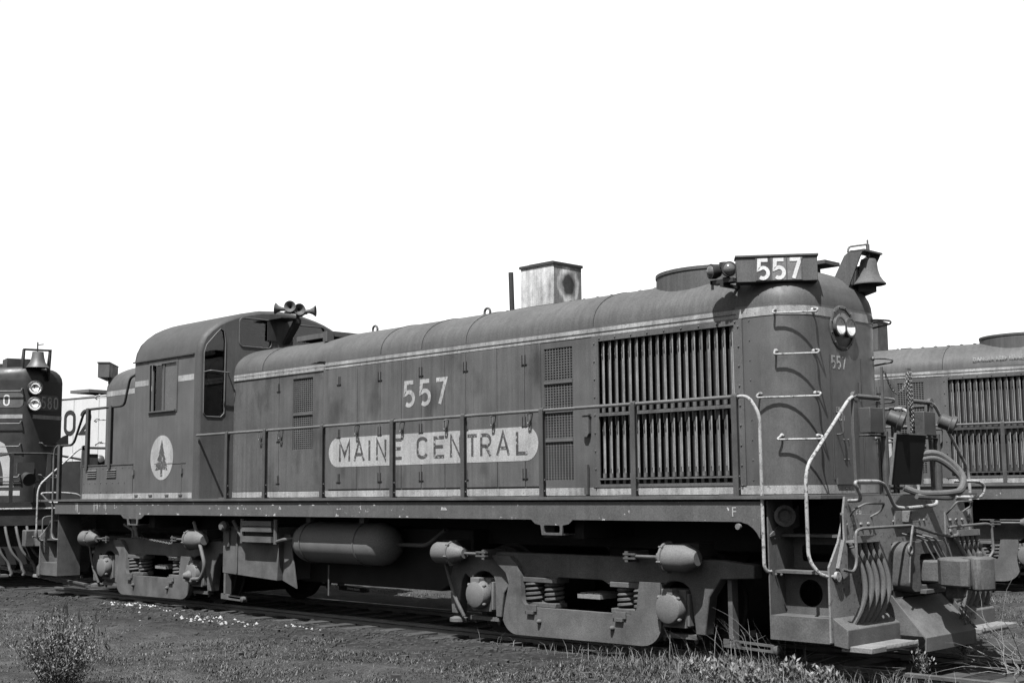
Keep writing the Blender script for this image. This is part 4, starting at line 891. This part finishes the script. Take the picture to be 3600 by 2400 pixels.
        for pp, rr in ((fillet([(-1.9, -1.36, 1.28), (-1.75, -1.36, 1.12), (-1.63, -1.38, 1.05)], .06), .028), (fillet([(-.8, -1.38, 1.0), (-.62, -1.36, 1.04), (-.5, -1.2, 1.05)], .05), .024), (fillet([(1.40, -1.0, 1.0), (1.95, -1.0, 1.0), (2.3, -1.0, 1.2)], .1), .026), ([(.05, -1.1, .7), (.05, -1.1, .3)], .012)):
            q = MB(); q.tube(pp, rr, 8); q.mirror(1, -sy).build('air_pipe', TRUCKP, L)
        q = MB(); q.lathe([(.07, 0), (.08, .05), (.05, .1)], (-2.12, -1.34, 1.2), (0, -1, 0), 12); q.mirror(1, -sy).build('drain_valve', TRUCKP, L)
    # rear truck hose + speed recorder
    q = MB(); q.tube(fillet([(-3.0, -1.35, 1.25), (-2.80, -1.38, .98), (-2.62, -1.38, .62), (-2.75, -1.36, .42), (-3.05, -1.33, .40)], .2, 8), .027, 10)
    q.lathe([(.07, 0), (.08, .04), (.05, .1), (.03, .14)], (-3.15, -1.30, .45), (0, -1, 0), 14); q.box(-3.3, -3.05, -1.35, -1.3, .36, .42)
    q.build('recorder_hose', CYLP, L)
    q = MB(); q.tube(fillet([(-5.25, -1.30, 1.19), (-4.95, -1.30, 1.10), (-4.92, -1.32, .98)], .05), .02, 6)
    q.prism([(-5.05, 1.3), (-4.82, 1.3), (-4.84, 1.1), (-4.80, 1.0), (-4.92, .98)], (0, -1.30, 0), X, Z, Y*.02)
    for i in range(26):
        q.tube([(-4.85+.045*i+.022*math.cos(k*math.pi/4), -1.32+(.010*math.sin(k*math.pi/4) if i % 2 else 0), 1.0-.0035*i+(0 if i % 2 else .012*math.sin(k*math.pi/4))) for k in range(8)], .006, 4, closed=True)
    q.build('brake_chain', CYLP, L)
    q = MB(); q.lathe([(.028, 0), (.03, .02), (.028, .035)], (7.03, -1.49, 1.31), (0, -1, 0), 16); q.build('drain_plug', CYLP, L)
    return L
LOCO = build_loco()
exec_env = globals()
# second locomotive : same model on the converging track
L2 = copy_tree(LOCO, skip=('number_lettering', 'nose_lettering', 'number_plate', 'plate_divider', 'emblem_disc', 'pine_emblem', 'end_lettering', 'door_handle', 'air_hose', 'soot_stain'))
L2.location = (-.58, 8.46, .12); L2.rotation_euler = (0, 0, R(10))
tag(L2, 'dark road switcher locomotive cut off by right edge, behind the nearest one', 'locomotive', 'locomotives standing in the yard')
for o in [q for q in bpy.data.objects if q.parent == L2 and q.name.startswith(('exhaust_stack', 'stack_end_sheet'))]:
    o.data = o.data.copy(); o.data.materials[0] = PAINT
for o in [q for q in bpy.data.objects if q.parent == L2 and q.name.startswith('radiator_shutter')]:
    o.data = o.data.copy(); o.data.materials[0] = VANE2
q = MB(); q.text('DANGER KEEP HANDS OFF SHUTTERS', .085, (5.20, -HW-.01, 3.60), X, Z, -Y, .004); dl = q.build('warning_lettering', LETTER, L2)
dl.data.transform(Matrix.Identity(4))
# ================================================================== BACKGROUND LOCOMOTIVE (left)
def build_bg_loco():
    L = empty('locomotive', (-11.25, -.32, 0), R(-12))
    tag(L, 'road switcher at left edge facing viewer, bell and twin headlights on its nose', 'locomotive', 'locomotives standing in the yard')
    # local: ridge of nose at x=0, axis +x forward
    hw = .77; sl = .42
    plan = [(-9, -hw), (-sl, -hw), (0, -.10), (0, .10), (-sl, hw), (-9, hw)]
    q = MB(); z0, z1 = 1.55, 4.02
    q.prism(plan, (0, 0, z0), X, Y, Z*(z1-z0))
    def ins(k): return [(-9, -hw+k), (-sl-.1*k, -hw+k), (-.35*k, -.10), (-.35*k, .10), (-sl-.1*k, hw-k), (-9, hw-k)]
    rows = [[(x, y, z1+.28*math.sin(a)) for x, y in ins(.30*(1-math.cos(a)))] for a in np.linspace(0, math.pi/2, 6)]
    q.grid(rows); q.prism(ins(.30), (0, 0, z1+.27), X, Y, Z*.012)
    q.build('long_hood', BGP, L, smooth=50, bevel=.03)
    fl = Vector((sl, hw-.1, 0)).normalized(); nl = Vector((fl.y, -fl.x, 0)); o = Vector((-sl, -hw, 0)); fw = math.hypot(sl, hw-.1)
    fr_ = Vector((-sl, hw-.1, 0)).normalized(); nr = Vector((fr_.y, -fr_.x, 0)); o2 = Vector((0, .10, 0))
    def plate(name, poly, oo, U, N_, mt, dp=.004): q_ = MB(); q_.prism(poly, oo, U, Z, N_*dp); return q_.build(name, mt, L)
    plate('number_board', rrect(.0, .80, 3.46, 3.76, .1), o, fl, nl, PAINT, .006); plate('number_board', rrect(.08, .70, 3.42, 3.74, .1), o2, fr_, nr, PAINT, .006)
    q = MB(); letters(q, '580', o+fl*.0+nl*.007+Z*3.50, .22, .03, fl, Z, nl, total=.52, wscale=.9); q.build('number_lettering', WHITEC, L)
    q = MB(); letters(q, '580', o2+fr_*.22+nr*.007+Z*3.46, .24, .028, fr_, Z, nr, total=.44, wscale=.70); q.build('number_lettering', LETTER, L)
    plate('stripe', [(0, 3.24), (fw, 3.24), (fw, 3.32), (0, 3.32)], o, fl, nl, STRIPE); plate('stripe', [(0, 3.24), (fw, 3.24), (fw, 3.32), (0, 3.32)], o2, fr_, nr, STRIPE)
    plate('stripe', [(0, 1.68), (fw, 1.68), (fw, 1.78), (0, 1.78)], o, fl, nl, BGL)
    # big curved emblem bands
    def ringp(cx, cz, r0, r1, a0, a1, n=16, leg=0):
        a = arc(cx, cz, r0*.72, r0, a0, a1, n); b_ = arc(cx, cz, r1*.72, r1, a0, a1, n)
        a = a+[(a[-1][0], a[-1][1]-leg)] if leg else a; b_ = b_+[(b_[-1][0], b_[-1][1]-leg)] if leg else b_
        return a+b_[::-1]
    plate('emblem_panel', [(.05, 1.85), (.66, 1.85), (.62, 2.30), (.45, 2.72), (.05, 2.95)], o, fl, nl, BGL, .003)
    plate('emblem_band', ringp(-.15, 2.0, .82, .60, 60, 0, 12, .12), o+nl*.004, fl, nl, BGP, .003)
    plate('emblem_band', ringp(1.05, 2.05, .90, .68, 180, 95, 12), o2, fr_, nr, PAINT, .003)
    # headlights
    H = empty('headlight', parent=L)
    for z in (3.86, 3.53):
        q = MB(); q.lathe([(.10, 0), (.15, .02), (.15, .12), (.135, .13), (.125, .10)], (0, 0.11, z), X, 20, caps=False); q.build('headlight_rim', RAILD, H)
        q = MB(); q.lathe([(.124, .10), (.11, .06), (.07, .025), (.01, .01)], (0, .11, z), X, 20, caps=False); q.build('headlight_lens', REFL, H)
    q = MB(); cb = Vector((.0, .16, 4.40)); q.lathe([(.02, .22), (.11, .21), (.125, .10), (.15, .0), (.21, -.09), (.235, -.12), (.2, -.12), (.1, 0), (.01, .15)], cb, Z, 24); q.build('bell', STEEL, L)
    q = MB()
    for y0 in (-.12, .40): q.prism([(-.35, 4.0), (-.10, 4.05), (0, 4.5), (.02, 4.66), (-.14, 4.66), (-.3, 4.3)], (0, y0, 0), X, Z, Y*.03)
    q.box(-.12, .02, -.12, .43, 4.64, 4.67); q.cyl((-.05, .16, 4.6), (-.05, .16, 4.82), .015, n=6); q.cyl((-.05, .16, 4.76), (-.05, .28, 4.78), .012, n=6)
    q.build('bell_bracket', RAILD, L)
    q = MB(); q.box(-.9, -.45, -.35, .35, 4.25, 4.50); q.build('roof_vent', RAILD, L)
    q = MB(); q.cyl((-2.2, 0, 4.2), (-2.2, 0, 4.50), .55, n=20); q.build('roof_vent', RAILD, L)
    for z in (3.84, 3.18, 2.72, 2.1): 
        q = MB(); P0 = o+fl*-.25+Z*z; P1 = o+fl*.78+Z*z; q.tube(fillet([P0+nl*.08-Z*.05, P1+nl*.08-Z*.05, P1+nl*.07, P1], .04), .013, 6); q.build('grab_iron', RAILG, L)
    for z in (2.75, 2.1):
        q = MB(); P0 = o2+fr_*.20+Z*z; P1 = o2+fr_*.62+Z*z; q.tube(fillet([P0, P0+nr*.08, P0+nr*.08-Z*.06+fr_*.05, P1+nr*.08-Z*.06, P1+nr*.08, P1], .03), .011, 6); q.build('grab_iron', RAILG, L)
    # platform, rails, hoses
    q = MB(); q.box(-9, .95, -1.5, 1.5, 1.48, 1.55); q.box(.90, .96, -1.45, 1.45, 1.10, 1.55); q.build('walkway', BGP, L)
    q = MB(); q.box(-9, -.3, -1.5, -1.47, 1.25, 1.48); q.box(-9, -.3, 1.47, 1.5, 1.25, 1.48); q.box(-9, .5, -.6, .6, .7, 1.47); q.build('underframe', DARK, L)
    q = MB(); q.tube([(.98, -1.45, 1.42), (.98, 1.25, 1.42)], .022, 8); q.build('white_rail', RAILW, L)
    q = MB()
    for y0 in (-1.3, -.45, .25, 1.2): q.box(.85, .89, y0-.035, y0+.035, 1.55, 2.50 if abs(y0) < 1 else 2.3)
    q.tube([(.87, -1.3, 2.33), (.87, -.45, 2.50), (.87, .25, 2.5), (.87, 1.2, 2.33)], .022, 8); q.tube([(.87, -1.3, 1.95), (.87, .25, 1.95)], .014, 6)
    q.build('end_handrail', RAILD, L)
    for y0 in (-.22, 1.0):
        q = MB(); q.box(.88, 1.0, y0-.15, y0+.17, 2.1, 2.32); q.lathe([(.05, 0), (.10, .03), (.10, .14), (.13, .15), (.13, .2)], (1.0, y0, 2.05), (.8, .2, -.3), 16); q.cyl((.92, y0+.2, 1.5), (.92, y0+.2, 2.2), .02, n=6); q.build('cable_receptacle', BGP, L)
    q = MB(); q.prism([(-1.45, 1.1), (1.45, 1.1), (1.35, .35), (-1.35, .35)], (.80, 0, 0), Y, Z, X*.03); q.build('end_plate', DARK, L)
    for i in range(6):
        y0 = -1.15+i*.20; q = MB(); q.tube(fillet([(.98, y0, 1.08), (1.05, y0+.01, .95), (1.12, y0+.09, .6), (1.12, y0+.20+.03*i, .38), (1.15, y0+.22+.03*i, .25)], .15, 5), .027, 8)
        q.tube([(1.15, y0+.22+.03*i, .27), (1.16, y0+.25+.03*i, .20), (1.16, y0+.23+.03*i, .15)], .03, 8); q.build('air_hose', HOSE, L)
    q = MB(); q.box(.9, 1.2, -1.45, -.5, .14, .18); q.build('footboard', TRUCKP, L); q = MB(); q.box(.9, 1.2, .55, 1.45, .14, .18); q.prism([(.55, .18), (1.2, .18), (.9, .5), (.6, .5)], (.95, 0, 0), Y, Z, X*.02); q.build('footboard', TRUCKP, L)
    q = MB(); q.box(.8, 1.3, -.15, .15, .72, 1.0); q.prism([(1.2, -.28), (1.5, -.28), (1.45, -.1), (1.6, .05), (1.5, .25), (1.2, .2)], (0, 0, .7), X, Y, Z*.32); q.build('coupler', COUPL, L, bevel=.02)
    for x0 in (-1.6, -4.2):
        for y0 in (-.757, .757):
            q = MB(); q.lathe([(.1, -.05), (.40, 0), (.508, -.06), (.508, .06), (.54, .08), (.1, .07)], (x0, y0, .508), (0, math.copysign(1, -y0), 0), 32); q.build('wheel', DARK, L)
    for y0 in (-1.1, 1.0): 
        q = MB(); q.box(-5, -.8, y0, y0+.1, .4, .9); q.build('side_frame', DARK, L, bevel=.03)
    return L
build_bg_loco()
# ================================================================== BOXCAR
BX = empty('boxcar', (-17.8, 5.4, .12), R(10))
tag(BX, 'white boxcar with dark painted numerals, seen between the locomotives', 'boxcar')
q = MB(); q.box(-6, 3.2, -1.5, 1.5, 2.42, 4.12); q.prism([(-1.5, 4.12), (1.5, 4.12), (0, 4.34)], (-6, 0, 0), Y, Z, X*9.2); q.build('body', WHITEC, BX, bevel=.03)
q = MB(); q.box(-6, 3.2, -1.505, 1.505, .95, 2.418); q.build('lower_side', BGP, BX)
q = MB()
for i in range(9): q.box(-5.6+i*1.05, -5.585+i*1.05, -1.508, -1.5, 2.45, 4.1)
q.box(-6.02, 3.22, -1.52, -1.5, 4.10, 4.125); q.build('side_seam', BGL, BX)
q = MB(); q.box(-.95, -.15, -1.2, -.4, 4.28, 4.36); q.build('roof_walk', CYLP, BX)
q = MB()
letters(q, '02', (-.73, -1.506, 3.16), .61, .11, X, Z, -Y, total=1.12, wscale=1.22)
q.text('77', .14, (-.80, -1.506, 2.95), X, Z, -Y, .004); q.build('car_lettering', BGP, BX)
q = MB()
for i in range(4): q.box(1.05+.01*i, 1.09+.01*i, -1.52, -1.505, 3.25+i*.12, 3.31+i*.12)
q.build('latch', SOOT, BX)
for x0 in (-4.8, 2.0):
    q = MB(); q.box(x0-.9, x0+.9, -1.1, 1.1, .35, .8); q.cyl((x0-.8, -.8, .42), (x0-.8, .8, .42), .42, n=24); q.cyl((x0+.8, -.8, .42), (x0+.8, .8, .42), .42, n=24); q.build('truck', DARK, BX, bevel=.02)
# ================================================================== TRACKS
def railprof(): return [(-.065, 0), (.065, 0), (.065, .012), (.012, .03), (.009, .12), (.035, .135), (.035, .165), (.03, .17), (-.03, .17), (-.035, .165), (-.035, .135), (-.009, .12), (-.012, .03), (-.065, .012)]
def track(loc, rz, x0, x1, label, z=0):
    t = empty('railway_track', (loc[0], loc[1], z), rz); tag(t, label, 'railway track', 'railway tracks through the yard')
    for sy in (-1, 1):
        q = MB(); q.prism([(sy*.753+a, b_-.17) for a, b_ in railprof()], (x0, 0, 0), Y, Z, X*(x1-x0)); q.build('rail', RAILS, t)
    q = MB(); n = int((x1-x0)/.55)
    for i in range(n):
        j = random.uniform(-.05, .05); q.box(x0+i*.55+j, x0+i*.55+.22+j, -1.28+random.uniform(-.06, .06), 1.28+random.uniform(-.06, .06), -.30, -.088)
    q.build('crosstie', TIE, t); t.children  # keep
    return t
track((0, 0), 0, -8.8, 40, 'railway track carrying the nearest locomotive, running out at lower right')
track((-.58, 8.46), R(10), -60, 60, 'railway track under the locomotive at right', .12)
track((-11.25, -.32), R(-12), -60, 2.0, 'railway track under the locomotive at left edge')
# ================================================================== GROUND
def gh(x, y):
    # gentle embankment and lumps
    h = -.07+.02*math.sin(x*.9+1.3*math.sin(y*.7))+.02*math.sin(y*1.7+x*.35)+.012*math.sin(x*3.1+y*2.3)
    d_ = abs(y)
    if d_ < .9: h = -.105+.010*math.sin(x*3.1+y*2.3)
    elif d_ < 1.5: k = (d_-.9)/.6; h = (-.105)*(1-k)+h*k
    # second track bed
    y2 = (y-8.46-(x+.58)*.1763)*.985
    if abs(y2) < 4: k = max(0, min(1, (4-abs(y2))/2)); h = h*(1-k)+(.02+.02*math.sin(x*2+y))*k
    if y < -3: h -= min(.07, (-3-y)*.02)
    return h
gx = np.concatenate([np.array([-3000, -1200, -500, -200, -90, -50]), np.arange(-32, 24.01, .22), np.array([30, 50, 100, 300, 1000, 3000])])
gy = np.concatenate([np.array([-3000, -1000, -300, -80, -30, -16]), np.arange(-12, 18.01, .22), np.array([24, 40, 80, 200, 800, 3000])])
rows = [[(float(x), float(y), gh(x, y)+(random.uniform(-.018, .018) if abs(x) < 40 and abs(y) < 20 and abs(y) > 1.0 else 0)) for x in gx] for y in gy]
q = MB(); q.grid(rows)
GM = bpy.data.materials.new('ground_dirt'); GM.use_nodes = True
t = GM.node_tree; b = t.nodes['Principled BSDF']; tc = t.nodes.new('ShaderNodeTexCoord')
def nz(sc, det=6, rg=.65):
    n = t.nodes.new('ShaderNodeTexNoise'); n.inputs['Scale'].default_value = sc; n.inputs['Detail'].default_value = det; n.inputs['Roughness'].default_value = rg; t.links.new(tc.outputs['Object'], n.inputs[0]); return n.outputs[0]
def rg_(x, a, b_, c, d_):
    k = t.nodes.new('ShaderNodeMapRange'); t.links.new(x, k.inputs[0])
    for i, v in enumerate((a, b_, c, d_)): k.inputs[i+1].default_value = v
    return k.outputs[0]
def mt(op, x, y):
    k = t.nodes.new('ShaderNodeMath'); k.operation = op
    for i, w in enumerate((x, y)):
        if isinstance(w, (int, float)): k.inputs[i].default_value = w
        else: t.links.new(w, k.inputs[i])
    return k.outputs[0]
sp_ = t.nodes.new('ShaderNodeSeparateXYZ'); t.links.new(tc.outputs['Object'], sp_.inputs[0])
yy = mt('ADD', sp_.outputs[1], mt('MULTIPLY', nz(.6, 4), 1.3))
grassm = rg_(yy, -2.6, -2.0, 1, 0)      # 1 in the grassy strip toward the viewer
far_ = rg_(sp_.outputs[1], 1.5, 2.4, 0, 1)
gm = mt('MAXIMUM', grassm, far_)
dirt = rg_(nz(7), .3, .7, .004, .017); gr = rg_(nz(3.2), .3, .7, .010, .026)
gr = mt('MULTIPLY', gr, rg_(nz(1.3, 4), .35, .65, .6, 1.35)); dirt = mt('MULTIPLY', dirt, rg_(nz(1.8, 5), .35, .65, .65, 1.4)); dirt = mt('MULTIPLY', dirt, rg_(nz(60, 3), .3, .7, .6, 1.4)); gr = mt('MULTIPLY', gr, rg_(nz(45, 4), .3, .7, .5, 1.5))
mx = t.nodes.new('ShaderNodeMix'); mx.data_type = 'FLOAT'; t.links.new(gm, mx.inputs[0]); t.links.new(dirt, mx.inputs[2]); t.links.new(gr, mx.inputs[3])
cc = t.nodes.new('ShaderNodeCombineColor')
for i in range(3): t.links.new(mx.outputs[0], cc.inputs[i])
t.links.new(cc.outputs[0], b.inputs['Base Color']); b.inputs['Roughness'].default_value = .95; b.inputs['Specular IOR Level'].default_value = .1
bp = t.nodes.new('ShaderNodeBump'); bp.inputs['Distance'].default_value = .06; bp.inputs['Strength'].default_value = 1.0
t.links.new(mt('ADD', nz(14, 8, .7), mt('MULTIPLY', nz(60, 4), .4)), bp.inputs['Height']); t.links.new(bp.outputs[0], b.inputs['Normal'])
tag(q.build('ground', GM, None, smooth=60), kind='structure')
# ================================================================== VEGETATION
GRASS = mat('grass_blades', .055, .7, var=.5, scale=6, grain=.3)
LEAF = mat('pale_leaf', .14, .55, var=.45, scale=14, grain=.3)
LEAFD = mat('shrub_leaf', .115, .5, var=.6, scale=25, grain=.3)
STEM = mat('dry_stem', .10, .8, var=.4, scale=8)
TWIG = mat('bare_twig', .12, .8, var=.4, scale=8)
DRY = mat('dry_grass', .12, .7, var=.4, scale=7)
def blade(q, x, y, z, h, w, lean, az_, bend=.5):
    dx, dy = math.cos(az_), math.sin(az_); sx, sy = -dy*w, dx*w
    p1 = (x+dx*lean*h*.35, y+dy*lean*h*.35, z+h*.55); p2 = (x+dx*lean*h, y+dy*lean*h, z+h*(1-bend*lean*.4))
    q.add([(x-sx, y-sy, z), (x+sx, y+sy, z), (p1[0]+sx*.7, p1[1]+sy*.7, p1[2]), (p1[0]-sx*.7, p1[1]-sy*.7, p1[2]), p2], [(0, 1, 2, 3), (3, 2, 4)])
rg = random.Random(3)
q = MB(); cnt = 0
fx, fy = -math.cos(YAW), math.sin(YAW); rx, ry = math.sin(YAW), math.cos(YAW)
while cnt < 110000:
    zc = 10.5+22*rg.random()**2.0; lat = rg.uniform(-.44, .44)*zc
    x = CP[0]+fx*zc+rx*lat; y = CP[1]+fy*zc+ry*lat
    edge = -2.9+.5*math.sin(x*1.3)+.4*math.sin(x*3.7+1)
    if x > 2: edge = min(-1.15, edge+(x-2)*.45)
    if -1.3 < y < 2.6 or (y > edge and y < 0): continue
    if y > 2.6 and abs((y-8.46-(x+.58)*.1763)) < 1.4: continue
    pt = .5+.5*math.sin(x*2.1+math.sin(y*3.3)*1.7)*math.sin(y*2.6+x)
    if rg.random() > .35+.65*pt: continue
    h = rg.uniform(.008, .026)*(1+.9*pt)*(2.2 if rg.random() < .03 else 1)
    if x > 5 and y > -2.5 and y < 0: h *= 1.8
    blade(q, x, y, gh(x, y)-.005, h, rg.uniform(.003, .006), rg.uniform(.3, 1.6), rg.uniform(0, 6.28)); cnt += 1
g1 = q.build('grass', GRASS, None, smooth=0); g1.data.materials.append(DRY)
idx = np.array([0 if rg.random() < .8 else 1 for _ in range(len(g1.data.polygons)//2+1)]).repeat(2)[:len(g1.data.polygons)]
g1.data.polygons.foreach_set('material_index', idx)
tag(g1, 'short mown grass covering the ground in front of and beyond the tracks', kind='stuff')
# tall wiry grass at the front steps
q = MB()
for _ in range(1500):
    x = rg.gauss(7.0, 1.2); y = -1.25+rg.gauss(0, .22)+(x-7)*.0
    if y > -.95 and x < 8.3: y = -1.0-abs(rg.gauss(0, .15))
    blade(q, x, y, gh(x, y)-.01, rg.uniform(.06, .26), rg.uniform(.002, .004), rg.uniform(.2, 1.0), rg.uniform(0, 6.28), .8)
for _ in range(60):
    x = rg.uniform(5.8, 7.6); y = -1.15+rg.gauss(0, .1); blade(q, x, y, gh(x, y)-.01, rg.uniform(.3, .62), .003, rg.uniform(.3, .9), rg.uniform(2, 4.2), .5)
tag(q.build('tall_grass', DRY, None, smooth=0), 'tall wiry grass growing along the rail by the front steps', kind='stuff')
def leafq(q, c, n, up, L_, w):
    c = Vector(c); n = Vector(n).normalized(); up = Vector(up).normalized(); s_ = n.cross(up).normalized()
    q.add([c, c+up*L_*.5+s_*w+n*w*.3, c+up*L_, c+up*L_*.5-s_*w+n*w*.3], [(0, 1, 2), (0, 2, 3)])
def shrub(loc, H, Wd, nst, nl, label, lm, llen=.03, spread=.6, seed=1, group=None, spikes=0):
    g = random.Random(seed); S = empty('shrub', loc); tag(S, label, 'shrub', group); st = MB(); lf = MB(); sk = MB()
    for i in range(nst):
        a = g.uniform(0, 6.28); tilt = g.random()**.7*spread; h = H*g.uniform(.6, 1.0)*(1-.25*tilt)
        pts = [Vector((0.03*math.cos(a), .03*math.sin(a), -.03))]
        for k in range(1, 6):
            t_ = k/5; pts.append(Vector((math.cos(a)*Wd*tilt*t_**1.2, math.sin(a)*Wd*tilt*t_**1.2, h*t_))+Vector((g.gauss(0, .012), g.gauss(0, .012), 0)))
        st.tube(pts, [.006, .005, .004, .0035, .003, .0015], 4)
        for _ in range(nl):
            t_ = g.uniform(.30, 1.0); k = min(int(t_*5), 4); p = pts[k].lerp(pts[k+1], t_*5-k)
            p = p+Vector((g.gauss(0, .03), g.gauss(0, .03), g.gauss(0, .02)))
            leafq(lf, p, (g.gauss(0, 1), g.gauss(0, 1), g.uniform(.2, 1)), (g.gauss(0, .5), g.gauss(0, .5), g.uniform(.3, 1.2)), llen*g.uniform(.6, 1.4), llen*.22)
        if g.random() < spikes:
            p = pts[-1]; sk.tube([p, p+Vector((g.gauss(0, .012), g.gauss(0, .012), .05)), p+Vector((g.gauss(0, .015), g.gauss(0, .015), .12))], [.005, .010, .002], 5)
    st.build('stem', STEM, S, smooth=0); lf.build('foliage', lm, S, smooth=0)
    if sk.v: sk.build('seed_head', SOOT, S)
    return S
shrub((2.68, -6.12, -.27), .90, .52, 170, 52, 'bushy dark shrub with small pale leaves in the lower left corner', LEAFD, .030, .85, 5, spikes=.2)
# low leafy weeds, lower right
pl = [(6.75, -1.45, .22), (7.15, -1.62, .20), (7.55, -1.55, .24), (6.9, -1.75, .2), (7.4, -1.9, .18), (8.05, -1.75, .22), (6.45, -1.5, .18)]
for i, (x, y, h) in enumerate(pl):
    shrub((x, y, gh(x, y)), h, .22, 12, 9, 'low weed with broad pale leaves below the front steps', LEAF, .06, .9, 20+i, 'broad leaved weeds at the front steps')
shrub((8.27, .42, -.10), .66, .16, 18, 16, 'tall withered weed climbing in front of the coupler', LEAF, .045, .5, 41)
shrub((8.30, -.50, -.10), .36, .16, 14, 10, 'dead leafy weed standing against the near footboard', LEAF, .04, .6, 43)
# bare twigs
def bramble(loc, n, L_, label, seed):
    g = random.Random(seed); q = MB()
    for _ in range(n):
        p = Vector((g.gauss(0, .10), g.gauss(0, .10), -.02)); a = g.uniform(0, 6.28); dv = Vector((math.cos(a), math.sin(a), g.uniform(.1, .9))).normalized(); pts = [p]
        for k in range(7):
            dv = (dv+Vector((g.gauss(0, .18), g.gauss(0, .18), g.gauss(-.06, .12)))).normalized(); p = p+dv*L_/7
            if p.z < 0: p.z = .01
            pts.append(p)
        q.tube(pts, [.005, .0045, .004, .0035, .003, .0025, .002, .001], 4)
        b0 = pts[3]; q.tube([b0, b0+Vector((g.gauss(0, .08), g.gauss(0, .08), .06))], [.003, .001], 3)
    q.v = [(x+loc[0], y+loc[1], z+loc[2]) for x, y, z in q.v]
    tag(q.build('bramble', TWIG, None), label, 'bramble')
bramble((8.75, .55, -.08), 44, 1.15, 'tangle of bare pale twigs on the ground ahead of the coupler', 4)
bramble((7.45, -1.30, -.08), 10, .9, 'few long bare stems rising in front of the steps', 9)
# pale rubble
q = MB(); g = random.Random(12)
def rub(cx, cy, sx, sy, n, smin, smax):
    for _ in range(n):
        x = g.gauss(cx, sx); y = g.gauss(cy, sy)
        if y > -1.35: continue
        s_ = g.uniform(smin, smax)*(1.6 if g.random() < .12 else 1)
        a0 = g.uniform(0, 6); ring = [(x+s_*g.uniform(.4, 1)*math.cos(a0+k*1.05), y+s_*g.uniform(.4, 1)*math.sin(a0+k*1.05), gh(x, y)+s_*g.uniform(-.1, .2)) for k in range(6)]; q.add(ring+[(x+g.uniform(-.3, .3)*s_, y+g.uniform(-.3, .3)*s_, gh(x, y)+s_*g.uniform(.3, .9)), (x, y, gh(x, y)-.01)], [(k, (k+1) % 6, 6) for k in range(6)]+[((k+1) % 6, k, 7) for k in range(6)])

rub(-4.1, -1.65, .55, .16, 50, .012, .045); rub(-1.6, -1.85, .50, .16, 60, .012, .045); rub(-.2, -1.5, .30, .05, 12, .015, .04); rub(-6.0, -1.9, .6, .2, 8, .010, .02); rub(-3, -2.2, 3, .5, 25, .008, .016)
RUB = mat('pale_rubble', .27, .85, var=.4, scale=20)
tag(q.build('rubble', RUB, None, smooth=0), 'scattered chips of pale stone lying on dark cinders beside rear truck', kind='stuff')
# small dark clods and cinders
q = MB()
for _ in range(4200):
    x = g.uniform(-11, 8); y = -1.05-abs(g.gauss(0, 1.3)); s_ = g.uniform(.006, .022)*(2.2 if g.random() < .03 else 1)
    q.obox((x, y, gh(x, y)+s_*.2), (s_, s_*g.uniform(-.5, .5), 0), (s_*g.uniform(-.5, .5), s_*.8, 0), (0, 0, s_*.5))
tag(q.build('cinders', mat('cinder', .05, .95, var=.5), None, smooth=0), 'loose dark cinders and clods strewn between the grass and the rails', kind='stuff')
